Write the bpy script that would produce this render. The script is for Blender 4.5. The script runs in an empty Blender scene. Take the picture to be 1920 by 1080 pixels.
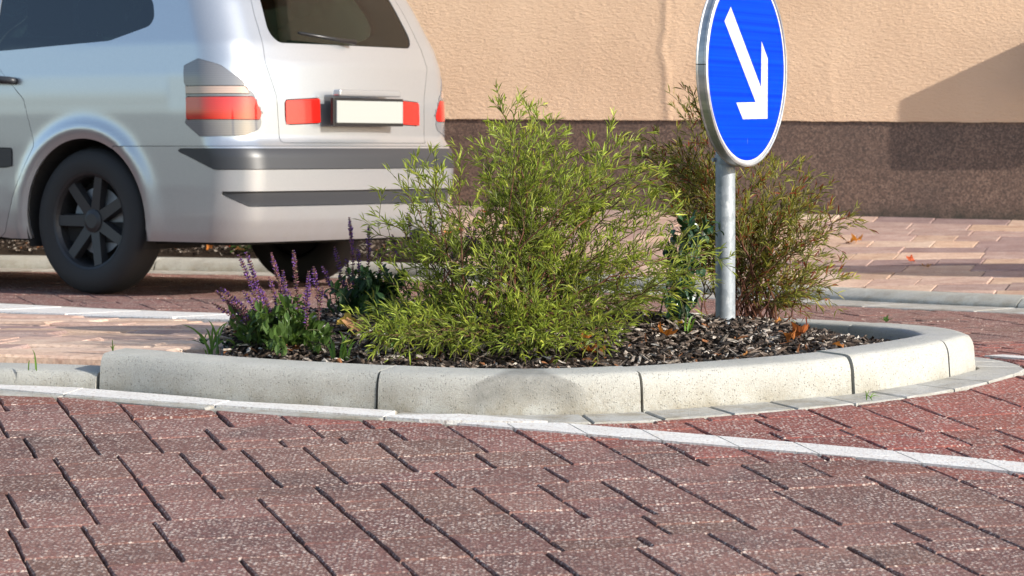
import bpy, math, random
import numpy as np
from mathutils import Vector, Matrix
random.seed(11)
rng = np.random.default_rng(11)
SC = bpy.context.scene
COL = SC.collection

# ---------------------------------------------------------------- camera
F, H, YH, CX = 5500.0, 0.6, 280.0, 960.0          # focal length (in 1920 px), eye height, horizon row, centre column
cam_d = bpy.data.cameras.new('camera')
cam = bpy.data.objects.new('camera', cam_d); COL.objects.link(cam)
cam.location = (0, 0, H); cam.rotation_euler = (math.radians(90), 0, 0)
cam_d.sensor_width = 36; cam_d.lens = F / 1920 * 36
cam_d.shift_y = -(540 - YH) / 1920
cam_d.clip_end = 2000
cam_d.dof.use_dof = True; cam_d.dof.focus_distance = 7.1; cam_d.dof.aperture_fstop = 13
SC.camera = cam
# ---------------------------------------------------------------- light
SUN_EL, SUN_PHI = math.radians(24), math.radians(31)
sdir = Vector((math.cos(SUN_EL) * math.cos(SUN_PHI), -math.cos(SUN_EL) * math.sin(SUN_PHI), math.sin(SUN_EL)))
w = bpy.data.worlds.new('World'); SC.world = w; w.use_nodes = True
nt = w.node_tree
sky = nt.nodes.new('ShaderNodeTexSky'); sky.sky_type = 'NISHITA'; sky.sun_disc = False
sky.sun_elevation = SUN_EL; sky.sun_rotation = math.atan2(sdir.x, sdir.y)
bg = nt.nodes['Background']; bg.inputs['Strength'].default_value = 0.15
nt.links.new(sky.outputs[0], bg.inputs[0])
sun_d = bpy.data.lights.new('sun', 'SUN'); sun_d.energy = 4.4; sun_d.angle = math.radians(0.6); sun_d.color = (1, .95, .87)
sun = bpy.data.objects.new('sun', sun_d); COL.objects.link(sun)
sun.rotation_euler = sdir.to_track_quat('Z', 'Y').to_euler(); sun.location = (20, -20, 20)
vs = SC.view_settings
SC.display_settings.display_device = 'sRGB'
vs.view_transform = 'Standard'; vs.look = 'None'; vs.gamma = 1; vs.exposure = 0.75; vs.use_curve_mapping = False

# ---------------------------------------------------------------- helpers
def zg1(y):
    """height of the crowned road and island along the view: rising to the island, falling behind it"""
    y = np.asarray(y, float); t = np.clip(y, 7.1, 7.6) - 7.1
    z = .069 * (np.minimum(y, 7.1) - 6.75) + .069 * (t - t * t)
    s_ = np.clip((y - 7.6) / 2.9, 0, 1)
    return z * (1 - s_ * s_ * (3 - 2 * s_))
def Zg(A): return zg1(np.atleast_2d(A)[:, 1])
def G(px, py, h=0.0):
    """the point under a pixel that lies h above the crowned ground"""
    a, b = 2.0, 40.0
    for _ in range(50):
        d = .5 * (a + b)
        if YH + F * (H - zg1(d) - h) / d > py: a = d
        else: b = d
    return np.array([(px - CX) * d / F, d, float(zg1(d)) + h])
def D(px, py, d):
    return np.array([(px - CX) * d / F, d, H - (py - YH) * d / F])
ORG = {}
def mk(name, V, Fc, mat, parent=None, tint=None, smooth=False, center=False, local=False):
    V = np.asarray(V, float).reshape(-1, 3)
    org = np.zeros(3)
    if parent is not None and not local: org = ORG.get(parent, np.zeros(3))
    loc = np.zeros(3)
    if center: loc = (V.min(0) + V.max(0)) / 2 - org
    me = bpy.data.meshes.new(name)
    me.from_pydata((V - org - loc).tolist(), [], Fc if isinstance(Fc, list) else Fc.tolist())
    for m in (mat if isinstance(mat, (list, tuple)) else [mat]): me.materials.append(m)
    if tint is not None:
        a = me.attributes.new('tint', 'FLOAT_COLOR', 'POINT')
        t = np.ones((len(V), 4)); t[:, :3] = tint
        a.data.foreach_set('color', t.ravel())
    if smooth: me.polygons.foreach_set('use_smooth', [True] * len(me.polygons))
    me.update()
    o = bpy.data.objects.new(name, me); COL.objects.link(o)
    o.location = loc
    if parent is not None: o.parent = parent
    ORG[o] = org + loc
    return o
def tag(o, label=None, cat=None, group=None, kind=None):
    if label: o['label'] = label
    if cat: o['category'] = cat
    if group: o['group'] = group
    if kind: o['kind'] = kind
    return o
def thing(name, loc, label, cat, group=None, rz=0.0):
    o = bpy.data.objects.new(name, None); COL.objects.link(o)
    o.empty_display_size = .1
    o.location = loc; o.rotation_euler = (0, 0, rz); ORG[o] = np.array(loc, float)
    return tag(o, label, cat, group)
def sm(a, b, x):
    t = np.clip((x - a) / (b - a), 0, 1); return t * t * (3 - 2 * t)
class MB:
    def __init__(s): s.V = []; s.F = []; s.T = []; s.n = 0
    def add(s, V, Fc, t=None):
        V = np.asarray(V, float).reshape(-1, 3)
        s.V.append(V); s.F += [tuple(int(i) + s.n for i in f) for f in Fc]
        if t is not None: s.T.append(np.broadcast_to(np.asarray(t, float), V.shape))
        s.n += len(V)
    def build(s, name, mat, parent=None, **kw):
        if not s.n: return None
        return mk(name, np.concatenate(s.V), s.F, mat, parent, tint=np.concatenate(s.T) if s.T else None, **kw)
def tube(path, rad, n=6, cap=True):
    path = np.asarray(path, float); k = len(path)
    rad = np.broadcast_to(np.asarray(rad, float), (k,))
    tg = np.gradient(path, axis=0); tg /= np.linalg.norm(tg, axis=1)[:, None] + 1e-9
    ref = np.array([0, 0, 1.0]) if abs(tg[0][2]) < .9 else np.array([1.0, 0, 0])
    V = []
    for i in range(k):
        x = np.cross(tg[i], ref); x /= np.linalg.norm(x) + 1e-9; y = np.cross(tg[i], x)
        for j in range(n):
            a = 2 * math.pi * j / n
            V.append(path[i] + rad[i] * (math.cos(a) * x + math.sin(a) * y))
    Fc = [(i * n + j, i * n + (j + 1) % n, (i + 1) * n + (j + 1) % n, (i + 1) * n + j) for i in range(k - 1) for j in range(n)]
    if cap: Fc += [tuple(range(n))[::-1], tuple(range((k - 1) * n, k * n))]
    return np.array(V), Fc
def box(x0, x1, y0, y1, z0, z1, b=0.0):
    if b <= 0:
        V = [(x, y, z) for z in (z0, z1) for y in (y0, y1) for x in (x0, x1)]
        return np.array(V, float), [(0, 2, 3, 1), (4, 5, 7, 6), (0, 1, 5, 4), (2, 6, 7, 3), (0, 4, 6, 2), (1, 3, 7, 5)]
    import bmesh
    bm = bmesh.new(); bmesh.ops.create_cube(bm, size=1)
    for v in bm.verts: v.co = Vector((x0 + (v.co.x + .5) * (x1 - x0), y0 + (v.co.y + .5) * (y1 - y0), z0 + (v.co.z + .5) * (z1 - z0)))
    bmesh.ops.bevel(bm, geom=bm.edges[:], offset=b, segments=3, affect='EDGES', profile=.5)
    bm.verts.index_update()
    V = np.array([v.co[:] for v in bm.verts]); Fc = [tuple(v.index for v in f.verts) for f in bm.faces]; bm.free()
    return V, Fc
def scatter(TV, TF, pos, R, S, tints, tgrad=None):
    """copies of a little template joined to one mesh: TV (n,3), pos (k,3), R (k,3,3) columns = axes, S (k,3)"""
    k, n = len(pos), len(TV)
    P = np.einsum('kij,knj->kni', R, TV[None] * S[:, None, :]) + pos[:, None, :]
    Fa = (np.asarray(TF)[None] + (np.arange(k) * n)[:, None, None]).reshape(-1, np.asarray(TF).shape[1])
    Tt = np.repeat(tints[:, None, :], n, 1)
    if tgrad is not None: Tt = Tt * tgrad[None, :, None]
    return P.reshape(-1, 3), Fa, Tt.reshape(-1, 3)
def frames(d, up):
    """rotations whose y axis is d and whose z axis is near up"""
    d = d / (np.linalg.norm(d, axis=1)[:, None] + 1e-9)
    x = np.cross(d, up); x /= np.linalg.norm(x, axis=1)[:, None] + 1e-9
    z = np.cross(x, d)
    return np.stack([x, d, z], axis=2)

# ---------------------------------------------------------------- materials
class Mat:
    def __init__(s, name):
        s.m = bpy.data.materials.new(name); s.m.use_nodes = True
        s.t = s.m.node_tree; s.t.nodes.clear()
        s.out = s.n('OutputMaterial'); s.b = s.n('BsdfPrincipled'); s.t.links.new(s.b.outputs[0], s.out.inputs[0])
    def n(s, typ, ins=None, **props):
        nd = s.t.nodes.new('ShaderNode' + typ)
        for k, v in props.items(): setattr(nd, k, v)
        for k, v in (ins or {}).items():
            if isinstance(v, bpy.types.NodeSocket): s.t.links.new(v, nd.inputs[k])
            else: nd.inputs[k].default_value = v
        return nd
    def set(s, **kw):
        for k, v in kw.items():
            k = k.replace('_', ' ')
            k = {'Base': 'Base Color', 'Rough': 'Roughness', 'Metal': 'Metallic', 'Coat': 'Coat Weight', 'Spec': 'Specular IOR Level', 'Trans': 'Transmission Weight'}.get(k, k)
            if isinstance(v, bpy.types.NodeSocket): s.t.links.new(v, s.b.inputs[k])
            else: s.b.inputs[k].default_value = (*v, 1) if isinstance(v, tuple) and len(v) == 3 else v
        return s
    def pos(s): return s.n('NewGeometry').outputs['Position']
    def obj(s): return s.n('TexCoord').outputs['Object']
    def map(s, v, scale=(1, 1, 1), loc=(0, 0, 0), rot=(0, 0, 0)): return s.n('Mapping', {'Vector': v, 'Scale': scale, 'Location': loc, 'Rotation': rot}).outputs[0]
    def noise(s, v, scale, detail=4, rough=.55, dist=0): return s.n('TexNoise', {'Vector': v, 'Scale': scale, 'Detail': detail, 'Roughness': rough, 'Distortion': dist}).outputs[0]
    def vor(s, v, scale, out='Distance', rnd=1.0): return s.n('TexVoronoi', {'Vector': v, 'Scale': scale, 'Randomness': rnd}).outputs[out]
    def ramp(s, f, *stops):
        r = s.n('ValToRGB', {0: f}); e = r.color_ramp.elements
        while len(e) < len(stops): e.new(.5)
        for el, (p, c) in zip(e, stops):
            el.position = p; el.color = (c, c, c, 1) if isinstance(c, (int, float)) else (*c, 1)
        return r.outputs[0]
    def mix(s, f, a, b, blend='MIX'):
        g = lambda c: (*c, 1) if isinstance(c, tuple) and len(c) == 3 else c
        return s.n('Mix', {0: f, 6: g(a), 7: g(b)}, data_type='RGBA', blend_type=blend).outputs[2]
    def math(s, op, a, b=0.0, c=0.0): return s.n('Math', {0: a, 1: b, 2: c}, operation=op).outputs[0]
    def tint(s): return s.n('Attribute', attribute_name='tint').outputs['Color']
    def bump(s, h, strength=.5, dist=.01, normal=None):
        ins = {'Height': h, 'Strength': strength, 'Distance': dist}
        if normal is not None: ins['Normal'] = normal
        o = s.n('Bump', ins).outputs[0]; s.t.links.new(o, s.b.inputs['Normal']); return o
def simple(name, base, rough=.5, metal=0.0, coat=0.0, spec=.5):
    a = Mat(name); a.set(Base=base, Rough=rough, Metal=metal, Coat=coat, Spec=spec); return a.m

def m_redpaver():
    a = Mat('red_paver'); p = a.pos()
    t = a.tint()
    st = a.ramp(a.noise(p, 4.5, 5, .65, .6), (.52, 0), (.68, .55)); t = a.mix(st, t, (.075, .052, .05)); big = a.noise(p, 2.2, 3); t = a.mix(a.ramp(big, (.35, 0), (.65, 1)), a.mix(1.0, t, (.76, .72, .75), 'MULTIPLY'), t)
    fine = a.noise(p, 60, 5, .7); t = a.mix(a.ramp(fine, (.3, 0), (.7, 1)), a.mix(1.0, t, (.62, .6, .62), 'MULTIPLY'), a.mix(1.0, t, (1.25, 1.22, 1.2), 'MULTIPLY'))
    def speck(scale, lo, hi, thr):
        q = a.n('TexVoronoi', {'Vector': p, 'Scale': scale}); 
        m = a.ramp(q.outputs['Distance'], (lo, 1), (hi, 0))
        c = a.n('SeparateColor', {0: q.outputs['Color']}).outputs
        return a.math('MULTIPLY', m, a.math('GREATER_THAN', c[0], thr)), c[1]
    s1, r1 = speck(104, .30, .42, .40); s2, r2 = speck(170, .3, .45, .40)
    wear = a.ramp(a.noise(p, 7, 3), (.36, .55), (.62, 1))
    t = a.mix(a.math('MULTIPLY', s2, a.math('MULTIPLY', wear, .8)), t, a.mix(r2, (.34, .25, .21), (.46, .37, .31)))
    t = a.mix(a.math('MULTIPLY', s1, wear), t, a.mix(r1, (.38, .28, .235), (.58, .49, .43)))
    s3, r3 = speck(120, .2, .36, .8); t = a.mix(a.math('MULTIPLY', s3, .7), t, (.035, .02, .02))
    a.set(Base=t, Rough=.82, Spec=.35)
    h = a.math('ADD', a.math('MULTIPLY', a.noise(p, 130, 4, .7), .8), a.math('MULTIPLY', s1, .35))
    a.bump(h, .75, .005); return a.m
def m_tanpaver():
    a = Mat('tan_paver'); p = a.pos(); t = a.tint()
    t = a.mix(a.ramp(a.noise(p, 9, 5, .65), (.35, 0), (.68, 1)), a.mix(1.0, t, (.74, .66, .66), 'MULTIPLY'), t)
    t = a.mix(a.ramp(a.noise(p, 90, 3), (.38, .5), (.5, 0)), t, a.mix(1.0, t, (.6, .55, .52), 'MULTIPLY'))
    a.set(Base=t, Rough=.8, Spec=.3); a.bump(a.noise(p, 55, 6, .65), .5, .006); return a.m
def m_sand(name, c1, c2, sc=180):
    a = Mat(name); p = a.pos()
    a.set(Base=a.mix(a.ramp(a.noise(p, sc, 4, .7), (.35, 0), (.65, 1)), c1, c2), Rough=.95, Spec=.1); a.bump(a.noise(p, 160, 3), .8, .006); return a.m
def m_concrete(name, c1, c2, pits=1.0, scuff=None):
    a = Mat(name); p = a.pos()
    t = a.mix(a.ramp(a.noise(p, 5, 6, .6), (.3, 0), (.7, 1)), c1, c2)
    t = a.mix(a.ramp(a.noise(p, 330, 3, .8), (.34, .45), (.5, 0)), t, a.mix(1.0, t, (.6, .59, .57), 'MULTIPLY'))
    t = a.mix(a.ramp(a.noise(p, 220, 3, .7), (.3, .35), (.6, 0)), t, a.mix(1.0, t, (.6, .58, .55), 'MULTIPLY'))
    z = a.n('SeparateXYZ', {0: p}).outputs[2]
    low = a.math('MULTIPLY', a.ramp(z, (.0, 1), (.075, 0)), a.ramp(a.noise(p, 12, 6, .7), (.38, 0), (.62, .9)))
    t = a.mix(low, t, a.mix(1.0, t, (.66, .60, .50), 'MULTIPLY'))
    q = a.n('TexVoronoi', {'Vector': p, 'Scale': 210}); cc = a.n('SeparateColor', {0: q.outputs['Color']}).outputs[0]
    pit = a.math('MULTIPLY', a.ramp(a.math('ADD', q.outputs['Distance'], a.math('MULTIPLY', cc, -.12)), (.10, 1), (.24, 0)), a.math('GREATER_THAN', cc, .74))
    t = a.mix(a.math('MULTIPLY', pit, .4 * pits), t, (.09, .085, .075))
    if scuff is not None:
        (x0, z0), (rx, rz) = scuff
        s = a.n('SeparateXYZ', {0: p}).outputs
        dx = a.math('DIVIDE', a.math('SUBTRACT', s[0], x0), rx); dz = a.math('DIVIDE', a.math('SUBTRACT', s[2], z0), rz)
        # arched tyre scuff: crisp along its upper rim, fading downward
        dz2 = a.math('ADD', dz, a.math('MULTIPLY', a.math('MULTIPLY', dx, dx), 1.1))
        up = a.ramp(dz2, (.86, 1), (1.0, 0)); dn = a.ramp(a.math('ADD', dz2, 1.0), (.0, 0), (1.3, 1))
        side = a.ramp(a.math('ABSOLUTE', dx), (.7, 1), (1.05, 0))
        msk = a.math('MULTIPLY', a.math('MULTIPLY', up, dn), a.math('MULTIPLY', side, a.ramp(a.noise(p, 40, 4), (.25, .6), (.6, 1))))
        t = a.mix(a.math('MULTIPLY', msk, .62), t, (.13, .125, .11))
    a.set(Base=t, Rough=.85, Spec=.3)
    a.bump(a.math('SUBTRACT', a.math('MULTIPLY', a.noise(p, 260, 4, .8), .9), a.math('MULTIPLY', pit, .9 * pits)), .8, .0045); return a.m
def m_paint():
    a = Mat('road_paint'); p = a.pos()
    t = a.mix(a.ramp(a.noise(p, 120, 4, .7), (.36, 1), (.48, 0)), (.63, .61, .575), (.42, .36, .32))
    t = a.mix(a.ramp(a.noise(p, 14, 4), (.4, .25), (.6, 0)), t, (.45, .40, .36))
    a.set(Base=t, Rough=.75); a.bump(a.noise(p, 200, 3), .6, .004); return a.m
def m_galv():
    a = Mat('galvanised_steel'); o = a.obj()
    c = a.n('TexVoronoi', {'Vector': a.map(o, (1, 1, .8)), 'Scale': 75}).outputs['Color']
    g = a.n('SeparateColor', {0: c}).outputs[0]
    t = a.mix(g, (.235, .26, .285), (.32, .35, .375))
    t = a.mix(a.ramp(a.noise(a.map(o, (3, 3, 1)), 22, 5, .7), (.56, 0), (.66, .85)), t, (.50, .52, .53))
    t = a.mix(a.ramp(a.noise(o, 7, 4), (.4, .4), (.62, 0)), t, (.19, .215, .24))
    a.set(Base=t, Rough=a.ramp(g, (0, .45), (1, .62)), Metal=.35); a.bump(a.noise(o, 180, 2), .15, .002); return a.m
def m_alu():
    a = Mat('aluminium'); o = a.obj()
    t = a.mix(a.ramp(a.noise(a.map(o, (1, 1, 3)), 14, 4), (.4, 0), (.65, 1)), (.42, .43, .43), (.60, .60, .59))
    a.set(Base=t, Rough=.38, Metal=.75); return a.m
def m_sheet(name, c1, c2):
    a = Mat(name); o = a.obj()
    b = a.noise(a.map(o, (.4, .4, 85)), 1.0, 2, .6)
    t = a.mix(a.ramp(b, (.36, 0), (.62, 1)), c1, c2)
    scr = a.math('MULTIPLY', a.ramp(a.noise(a.map(o, (240, 240, 16)), 1.0, 2, .5), (.76, 0), (.79, 1)), .18)
    t = a.mix(scr, t, (.6, .65, .8))
    a.set(Base=t, Rough=.45, Spec=.03); return a.m
def m_leaf(name, gloss=.45, trans=.3, spec=.3):
    a = Mat(name); t = a.tint(); p = a.pos()
    t = a.mix(a.ramp(a.noise(p, 70, 3), (.35, 0), (.65, 1)), a.mix(1.0, t, (.8, .78, .75), 'MULTIPLY'), t)
    a.set(Base=t, Rough=gloss, Spec=spec)
    tr = a.n('BsdfTranslucent', {0: a.mix(1.0, t, (1.25, 1.2, .7), 'MULTIPLY')})
    mx = a.n('MixShader', {0: trans, 1: a.b.outputs[0], 2: tr.outputs[0]})
    a.t.links.new(mx.outputs[0], a.out.inputs[0]); return a.m
def m_bark():
    a = Mat('bark_chip'); t = a.tint(); p = a.obj()
    t = a.mix(a.ramp(a.noise(a.map(p, (1, 1, 1)), 160, 4, .7), (.35, 0), (.65, 1)), a.mix(1.0, t, (.5, .48, .46), 'MULTIPLY'), a.mix(1.0, t, (1.2, 1.18, 1.15), 'MULTIPLY'))
    a.set(Base=t, Rough=.85, Spec=.25); a.bump(a.noise(p, 240, 3), .6, .003); return a.m
def m_stucco():
    a = Mat('peach_stucco'); o = a.obj()
    n1 = a.noise(a.map(o, (34, 1, 100)), 1.0, 3, .6, .5)
    n2 = a.noise(a.map(o, (80, 1, 170)), 1.0, 3, .6, .3)
    n3 = a.noise(a.map(o, (150, 1, 190)), 1.0, 3, .6)
    h = a.math('ADD', a.math('ADD', a.math('MULTIPLY', a.ramp(n1, (.3, 0), (.72, 1)), .9), a.math('MULTIPLY', n2, .8)), a.math('MULTIPLY', n3, .25))
    big = a.noise(o, 1.6, 3)
    t = a.mix(a.ramp(big, (.35, 0), (.65, 1)), (.61, .415, .275), (.68, .475, .32))
    a.set(Base=t, Rough=.9, Spec=.2); a.bump(h, .6, .0052); return a.m
def m_granite():
    a = Mat('brown_granite'); o = a.obj()
    q = a.n('TexVoronoi', {'Vector': a.map(o, (1, .2, 1)), 'Scale': 150}); g = a.n('SeparateColor', {0: q.outputs['Color']}).outputs
    t = a.ramp(g[0], (0, (.05, .035, .029)), (.38, (.105, .065, .049)), (.7, (.155, .096, .071)), (1, (.21, .14, .106)))
    t = a.mix(a.ramp(a.noise(o, 3, 4), (.35, .35), (.65, 0)), t, (.06, .042, .037))
    z = a.n('SeparateXYZ', {0: o}).outputs[2]
    t = a.mix(a.math('MULTIPLY', a.ramp(z, (.25, 1), (.33, 0)), a.ramp(a.noise(o, 12, 4), (.4, .3), (.6, .9))), t, (.03, .027, .02))
    a.set(Base=t, Rough=.38, Spec=.45); a.bump(a.noise(o, 150, 2), .12, .002); return a.m
def m_carpaint():
    a = Mat('silver_paint'); o = a.obj()
    fl = a.n('SeparateColor', {0: a.n('TexVoronoi', {'Vector': o, 'Scale': 900}).outputs['Color']}).outputs[0]
    t = a.mix(fl, (.42, .44, .47), (.51, .53, .55))
    z = a.n('SeparateXYZ', {0: o}).outputs[2]
    dirt = a.math('MULTIPLY', a.ramp(z, (.2, 1), (.5, 0)), a.ramp(a.noise(o, 5, 5, .6), (.3, .15), (.7, .6)))
    t = a.mix(dirt, t, (.33, .29, .25))
    a.set(Base=t, Rough=a.math('ADD', a.math('MULTIPLY', dirt, .35), .30), Metal=.72, Coat=.55); a.b.inputs['Coat Roughness'].default_value = .06; return a.m
def m_glass(name, tintc, f=.2):
    a = Mat(name); a.t.nodes.remove(a.b)
    fr = a.n('Fresnel', {'IOR': 1.5}).outputs[0]
    mx = a.n('MixShader', {0: a.math('ADD', a.math('MULTIPLY', fr, .9), .03), 1: a.n('BsdfTransparent', {0: (*tintc, 1)}).outputs[0], 2: a.n('BsdfGlossy', {0: (.95, .97, 1, 1), 'Roughness': .02}).outputs[0]})
    a.t.links.new(mx.outputs[0], a.out.inputs[0]); return a.m
def m_lens(name, c, rough=.12):
    a = Mat(name); o = a.obj()
    rib = a.n('TexWave', {'Vector': a.map(o, (1, 1, 60)), 'Scale': .6}, bands_direction='Z').outputs[1]
    t = a.mix(a.math('MULTIPLY', rib, .3), c, tuple(x * .55 for x in c))
    a.set(Base=t, Rough=rough, Coat=.7, Spec=.6); return a.m

M = dict(
    red=m_redpaver(), tan=m_tanpaver(), paint=m_paint(), galv=m_galv(), alu=m_alu(), bark=m_bark(), stucco=m_stucco(), granite=m_granite(),
    sand=m_sand('joint_sand', (.05, .025, .02), (.12, .06, .045)), tansand=m_sand('pale_joint_sand', (.14, .105, .085), (.24, .19, .15)),
    soil=m_sand('soil', (.02, .014, .01), (.05, .035, .025), 90), earth=m_sand('earth', (.10, .085, .07), (.17, .14, .11), 5),
    kerb=m_concrete('kerb_concrete', (.385, .38, .345), (.495, .485, .44)), gutter=m_concrete('gutter_concrete', (.40, .39, .36), (.50, .49, .455), .5),
    kerbscuff=m_concrete('kerb_concrete_scuffed', (.385, .38, .345), (.495, .485, .44), 1.0, ((.030, .052), (.15, .045))),
    rough=m_concrete('washed_concrete', (.38, .37, .345), (.52, .51, .48), 1.2),
    blue=m_sheet('blue_sheeting', (.0, .024, .54), (.0, .044, .72)), white=m_sheet('white_sheeting', (.38, .37, .335), (.48, .47, .435)),
    leaf=m_leaf('leaf', .42, .42), gloss=m_leaf('glossy_leaf', .28, .12, .5), petal=m_leaf('petal', .6, .25), dry=m_leaf('dry_leaf', .6, .25), twig=m_leaf('twig', .7, 0.0),
    paintcar=m_carpaint(), plastic=simple('dark_plastic', (.028, .030, .035), .4), rubber=simple('rubber', (.018, .018, .019), .75), under=simple('underbody', (.012, .012, .012), .9),
    glass=m_glass('tinted_glass', (.26, .36, .29)), dkglass=m_glass('dark_glass', (.10, .17, .19)), cloth=simple('seat_cloth', (.05, .055, .065), .9), lensred=m_lens('red_lens', (.50, .014, .010)), lensclear=m_lens('smoky_lens', (.16, .16, .17)),
    lensorange=m_lens('amber_lens', (.42, .30, .24)), chrome=simple('chrome', (.7, .7, .72), .12, 1.0), alloy=simple('alloy', (.045, .046, .05), .45, .6), plate=simple('plate_white', (.31, .32, .30), .45), black=simple('black_trim', (.015, .015, .016), .3),
    boxgrey=simple('grey_enamel', (.38, .39, .39), .5),
)

# ---------------------------------------------------------------- plan geometry helpers
def catmull(P, step=.02):
    P = np.asarray(P, float); out = []
    E = np.vstack([2 * P[0] - P[1], P, 2 * P[-1] - P[-2]])
    for i in range(len(P) - 1):
        p0, p1, p2, p3 = E[i], E[i + 1], E[i + 2], E[i + 3]
        n = max(2, int(np.linalg.norm(p2 - p1) / step))
        t = np.linspace(0, 1, n, endpoint=False)[:, None]
        out.append(.5 * ((2 * p1) + (-p0 + p2) * t + (2 * p0 - 5 * p1 + 4 * p2 - p3) * t ** 2 + (-p0 + 3 * p1 - 3 * p2 + p3) * t ** 3))
    out = np.vstack(out + [P[-1:]])
    for _ in range(60):                                   # smooth out measuring noise
        out[1:-1] = .5 * out[1:-1] + .25 * (out[:-2] + out[2:])
    seg = np.linalg.norm(np.diff(out, axis=0), axis=1); s = np.r_[0, np.cumsum(seg)]
    u = np.arange(0, s[-1], step)
    return np.stack([np.interp(u, s, out[:, 0]), np.interp(u, s, out[:, 1])], 1)
class Path:
    """an open line in plan; 'off' goes to the left of its direction"""
    def __init__(s, pts):
        s.P = pts; d = np.gradient(pts, axis=0); s.T = d / np.linalg.norm(d, axis=1)[:, None]
        s.N = np.stack([-s.T[:, 1], s.T[:, 0]], 1)
        s.S = np.r_[0, np.cumsum(np.linalg.norm(np.diff(pts, axis=0), axis=1))]
    def at(s, l, off=0.0):
        f = lambda A: np.stack([np.interp(l, s.S, A[:, 0]), np.interp(l, s.S, A[:, 1])], -1)
        return f(s.P) + f(s.N) * off
    def nearest(s, q):
        """arc length and signed offset (left positive) of points q (k,2)"""
        q = np.atleast_2d(q); L = np.empty(len(q)); O = np.empty(len(q))
        for a in range(0, len(q), 400):
            d = q[a:a + 400, None, :] - s.P[None]; i = np.argmin((d ** 2).sum(2), 1)
            dd = q[a:a + 400] - s.P[i]
            L[a:a + 400] = s.S[i] + (dd * s.T[i]).sum(1); O[a:a + 400] = (dd * s.N[i]).sum(1)
        return L, O
def clip_half(poly, p, n):
    out = []; k = len(poly)
    for i in range(k):
        a, b = poly[i], poly[(i + 1) % k]; da, db = np.dot(a - p, n), np.dot(b - p, n)
        if da >= 0: out.append(a)
        if (da < 0) != (db < 0): out.append(a + (b - a) * (da / (da - db)))
    return out
def clip_convex(poly, conv):
    for i in range(len(conv)):
        a, b = conv[i], conv[(i + 1) % len(conv)]; e = b - a
        poly = clip_half(poly, a, np.array([-e[1], e[0]]))
        if len(poly) < 3: return []
    return poly
def area(poly):
    p = np.asarray(poly); return .5 * np.sum(p[:, 0] * np.roll(p[:, 1], -1) - p[:, 1] * np.roll(p[:, 0], -1))
def inset(poly, gap_of):
    src = list(poly)
    for i in range(len(src)):
        a, b = src[i], src[(i + 1) % len(src)]; e = b - a; L = np.hypot(*e)
        if L < 1e-6: continue
        n = np.array([-e[1], e[0]]) / L
        poly = clip_half(poly, a + n * gap_of(e / L), n)
        if len(poly) < 3: return []
    return poly
def slab(poly, zf, thick=.03, ch=.004, jit=.001, seg=.07, lift=0.0, tilt=0.0):
    """a paving piece: chamfered, its edges slightly uneven"""
    P = np.asarray(poly, float); pts = []
    for i in range(len(P)):
        a, b = P[i], P[(i + 1) % len(P)]; n = max(1, int(np.hypot(*(b - a)) / seg + .5))
        pts += [a + (b - a) * k / n for k in range(n)]
    P = np.array(pts); c = P.mean(0)
    din = (c - P); din /= np.linalg.norm(din, axis=1)[:, None] + 1e-9
    P = P + din * np.abs(rng.normal(0, jit, len(P)))[:, None]
    Q = P + din * (ch * (1 + rng.uniform(0, .8, len(P))))[:, None]
    tx, ty = rng.normal(0, tilt, 2)
    def z(A): return zf(A) + lift + (A[:, 0] - c[0]) * tx + (A[:, 1] - c[1]) * ty
    n = len(P)
    V = np.vstack([np.c_[P, z(P) - thick], np.c_[P, z(P) - ch * .9], np.c_[Q, z(Q)]])
    Fc = [(i, (i + 1) % n, n + (i + 1) % n, n + i) for i in range(n)] + [(n + i, n + (i + 1) % n, 2 * n + (i + 1) % n, 2 * n + i) for i in range(n)] + [tuple(range(2 * n, 3 * n))]
    return V, Fc
def sweep(path, l0, l1, prof, step=.06, zadd=None):
    # heights follow the crowned ground
    """a kerb piece: profile of (offset, z) along a path, closed and capped"""
    n = max(2, int((l1 - l0) / step) + 1); ls = np.linspace(l0, l1, n); k = len(prof)
    V = np.concatenate([np.c_[path.at(ls, o), np.full(n, z) + Zg(path.at(ls, o)) + (zadd(ls) * (z > .02) if zadd is not None else 0)][:, None, :] for o, z in prof], 1).reshape(-1, 3)
    Fc = [(i * k + j, (i + 1) * k + j, (i + 1) * k + (j + 1) % k, i * k + (j + 1) % k) for i in range(n - 1) for j in range(k)]
    m = len(V); V = np.vstack([V, V[:k], V[(n - 1) * k:]])
    Fc += [tuple(range(m, m + k)), tuple(range(m + k, m + 2 * k))[::-1]]
    return V, Fc
def in_view(V, margin=0.0):
    V = np.atleast_2d(V); y = np.maximum(V[:, 1], .3)
    px = CX + F * V[:, 0] / y; py = YH + F * (H - V[:, 2]) / y
    return px, py
def visible(V):
    px, py = in_view(V)
    return px.max() > 0 and px.min() < 1920 and py.max() > 0 and py.min() < 1080
def shown(V):
    px, py = in_view(V); px = np.clip(px, 0, 1920); py = np.clip(py, 0, 1080)
    return (px.max() - px.min()) * (py.max() - py.min())
zero = lambda A: np.zeros(len(A))

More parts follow.
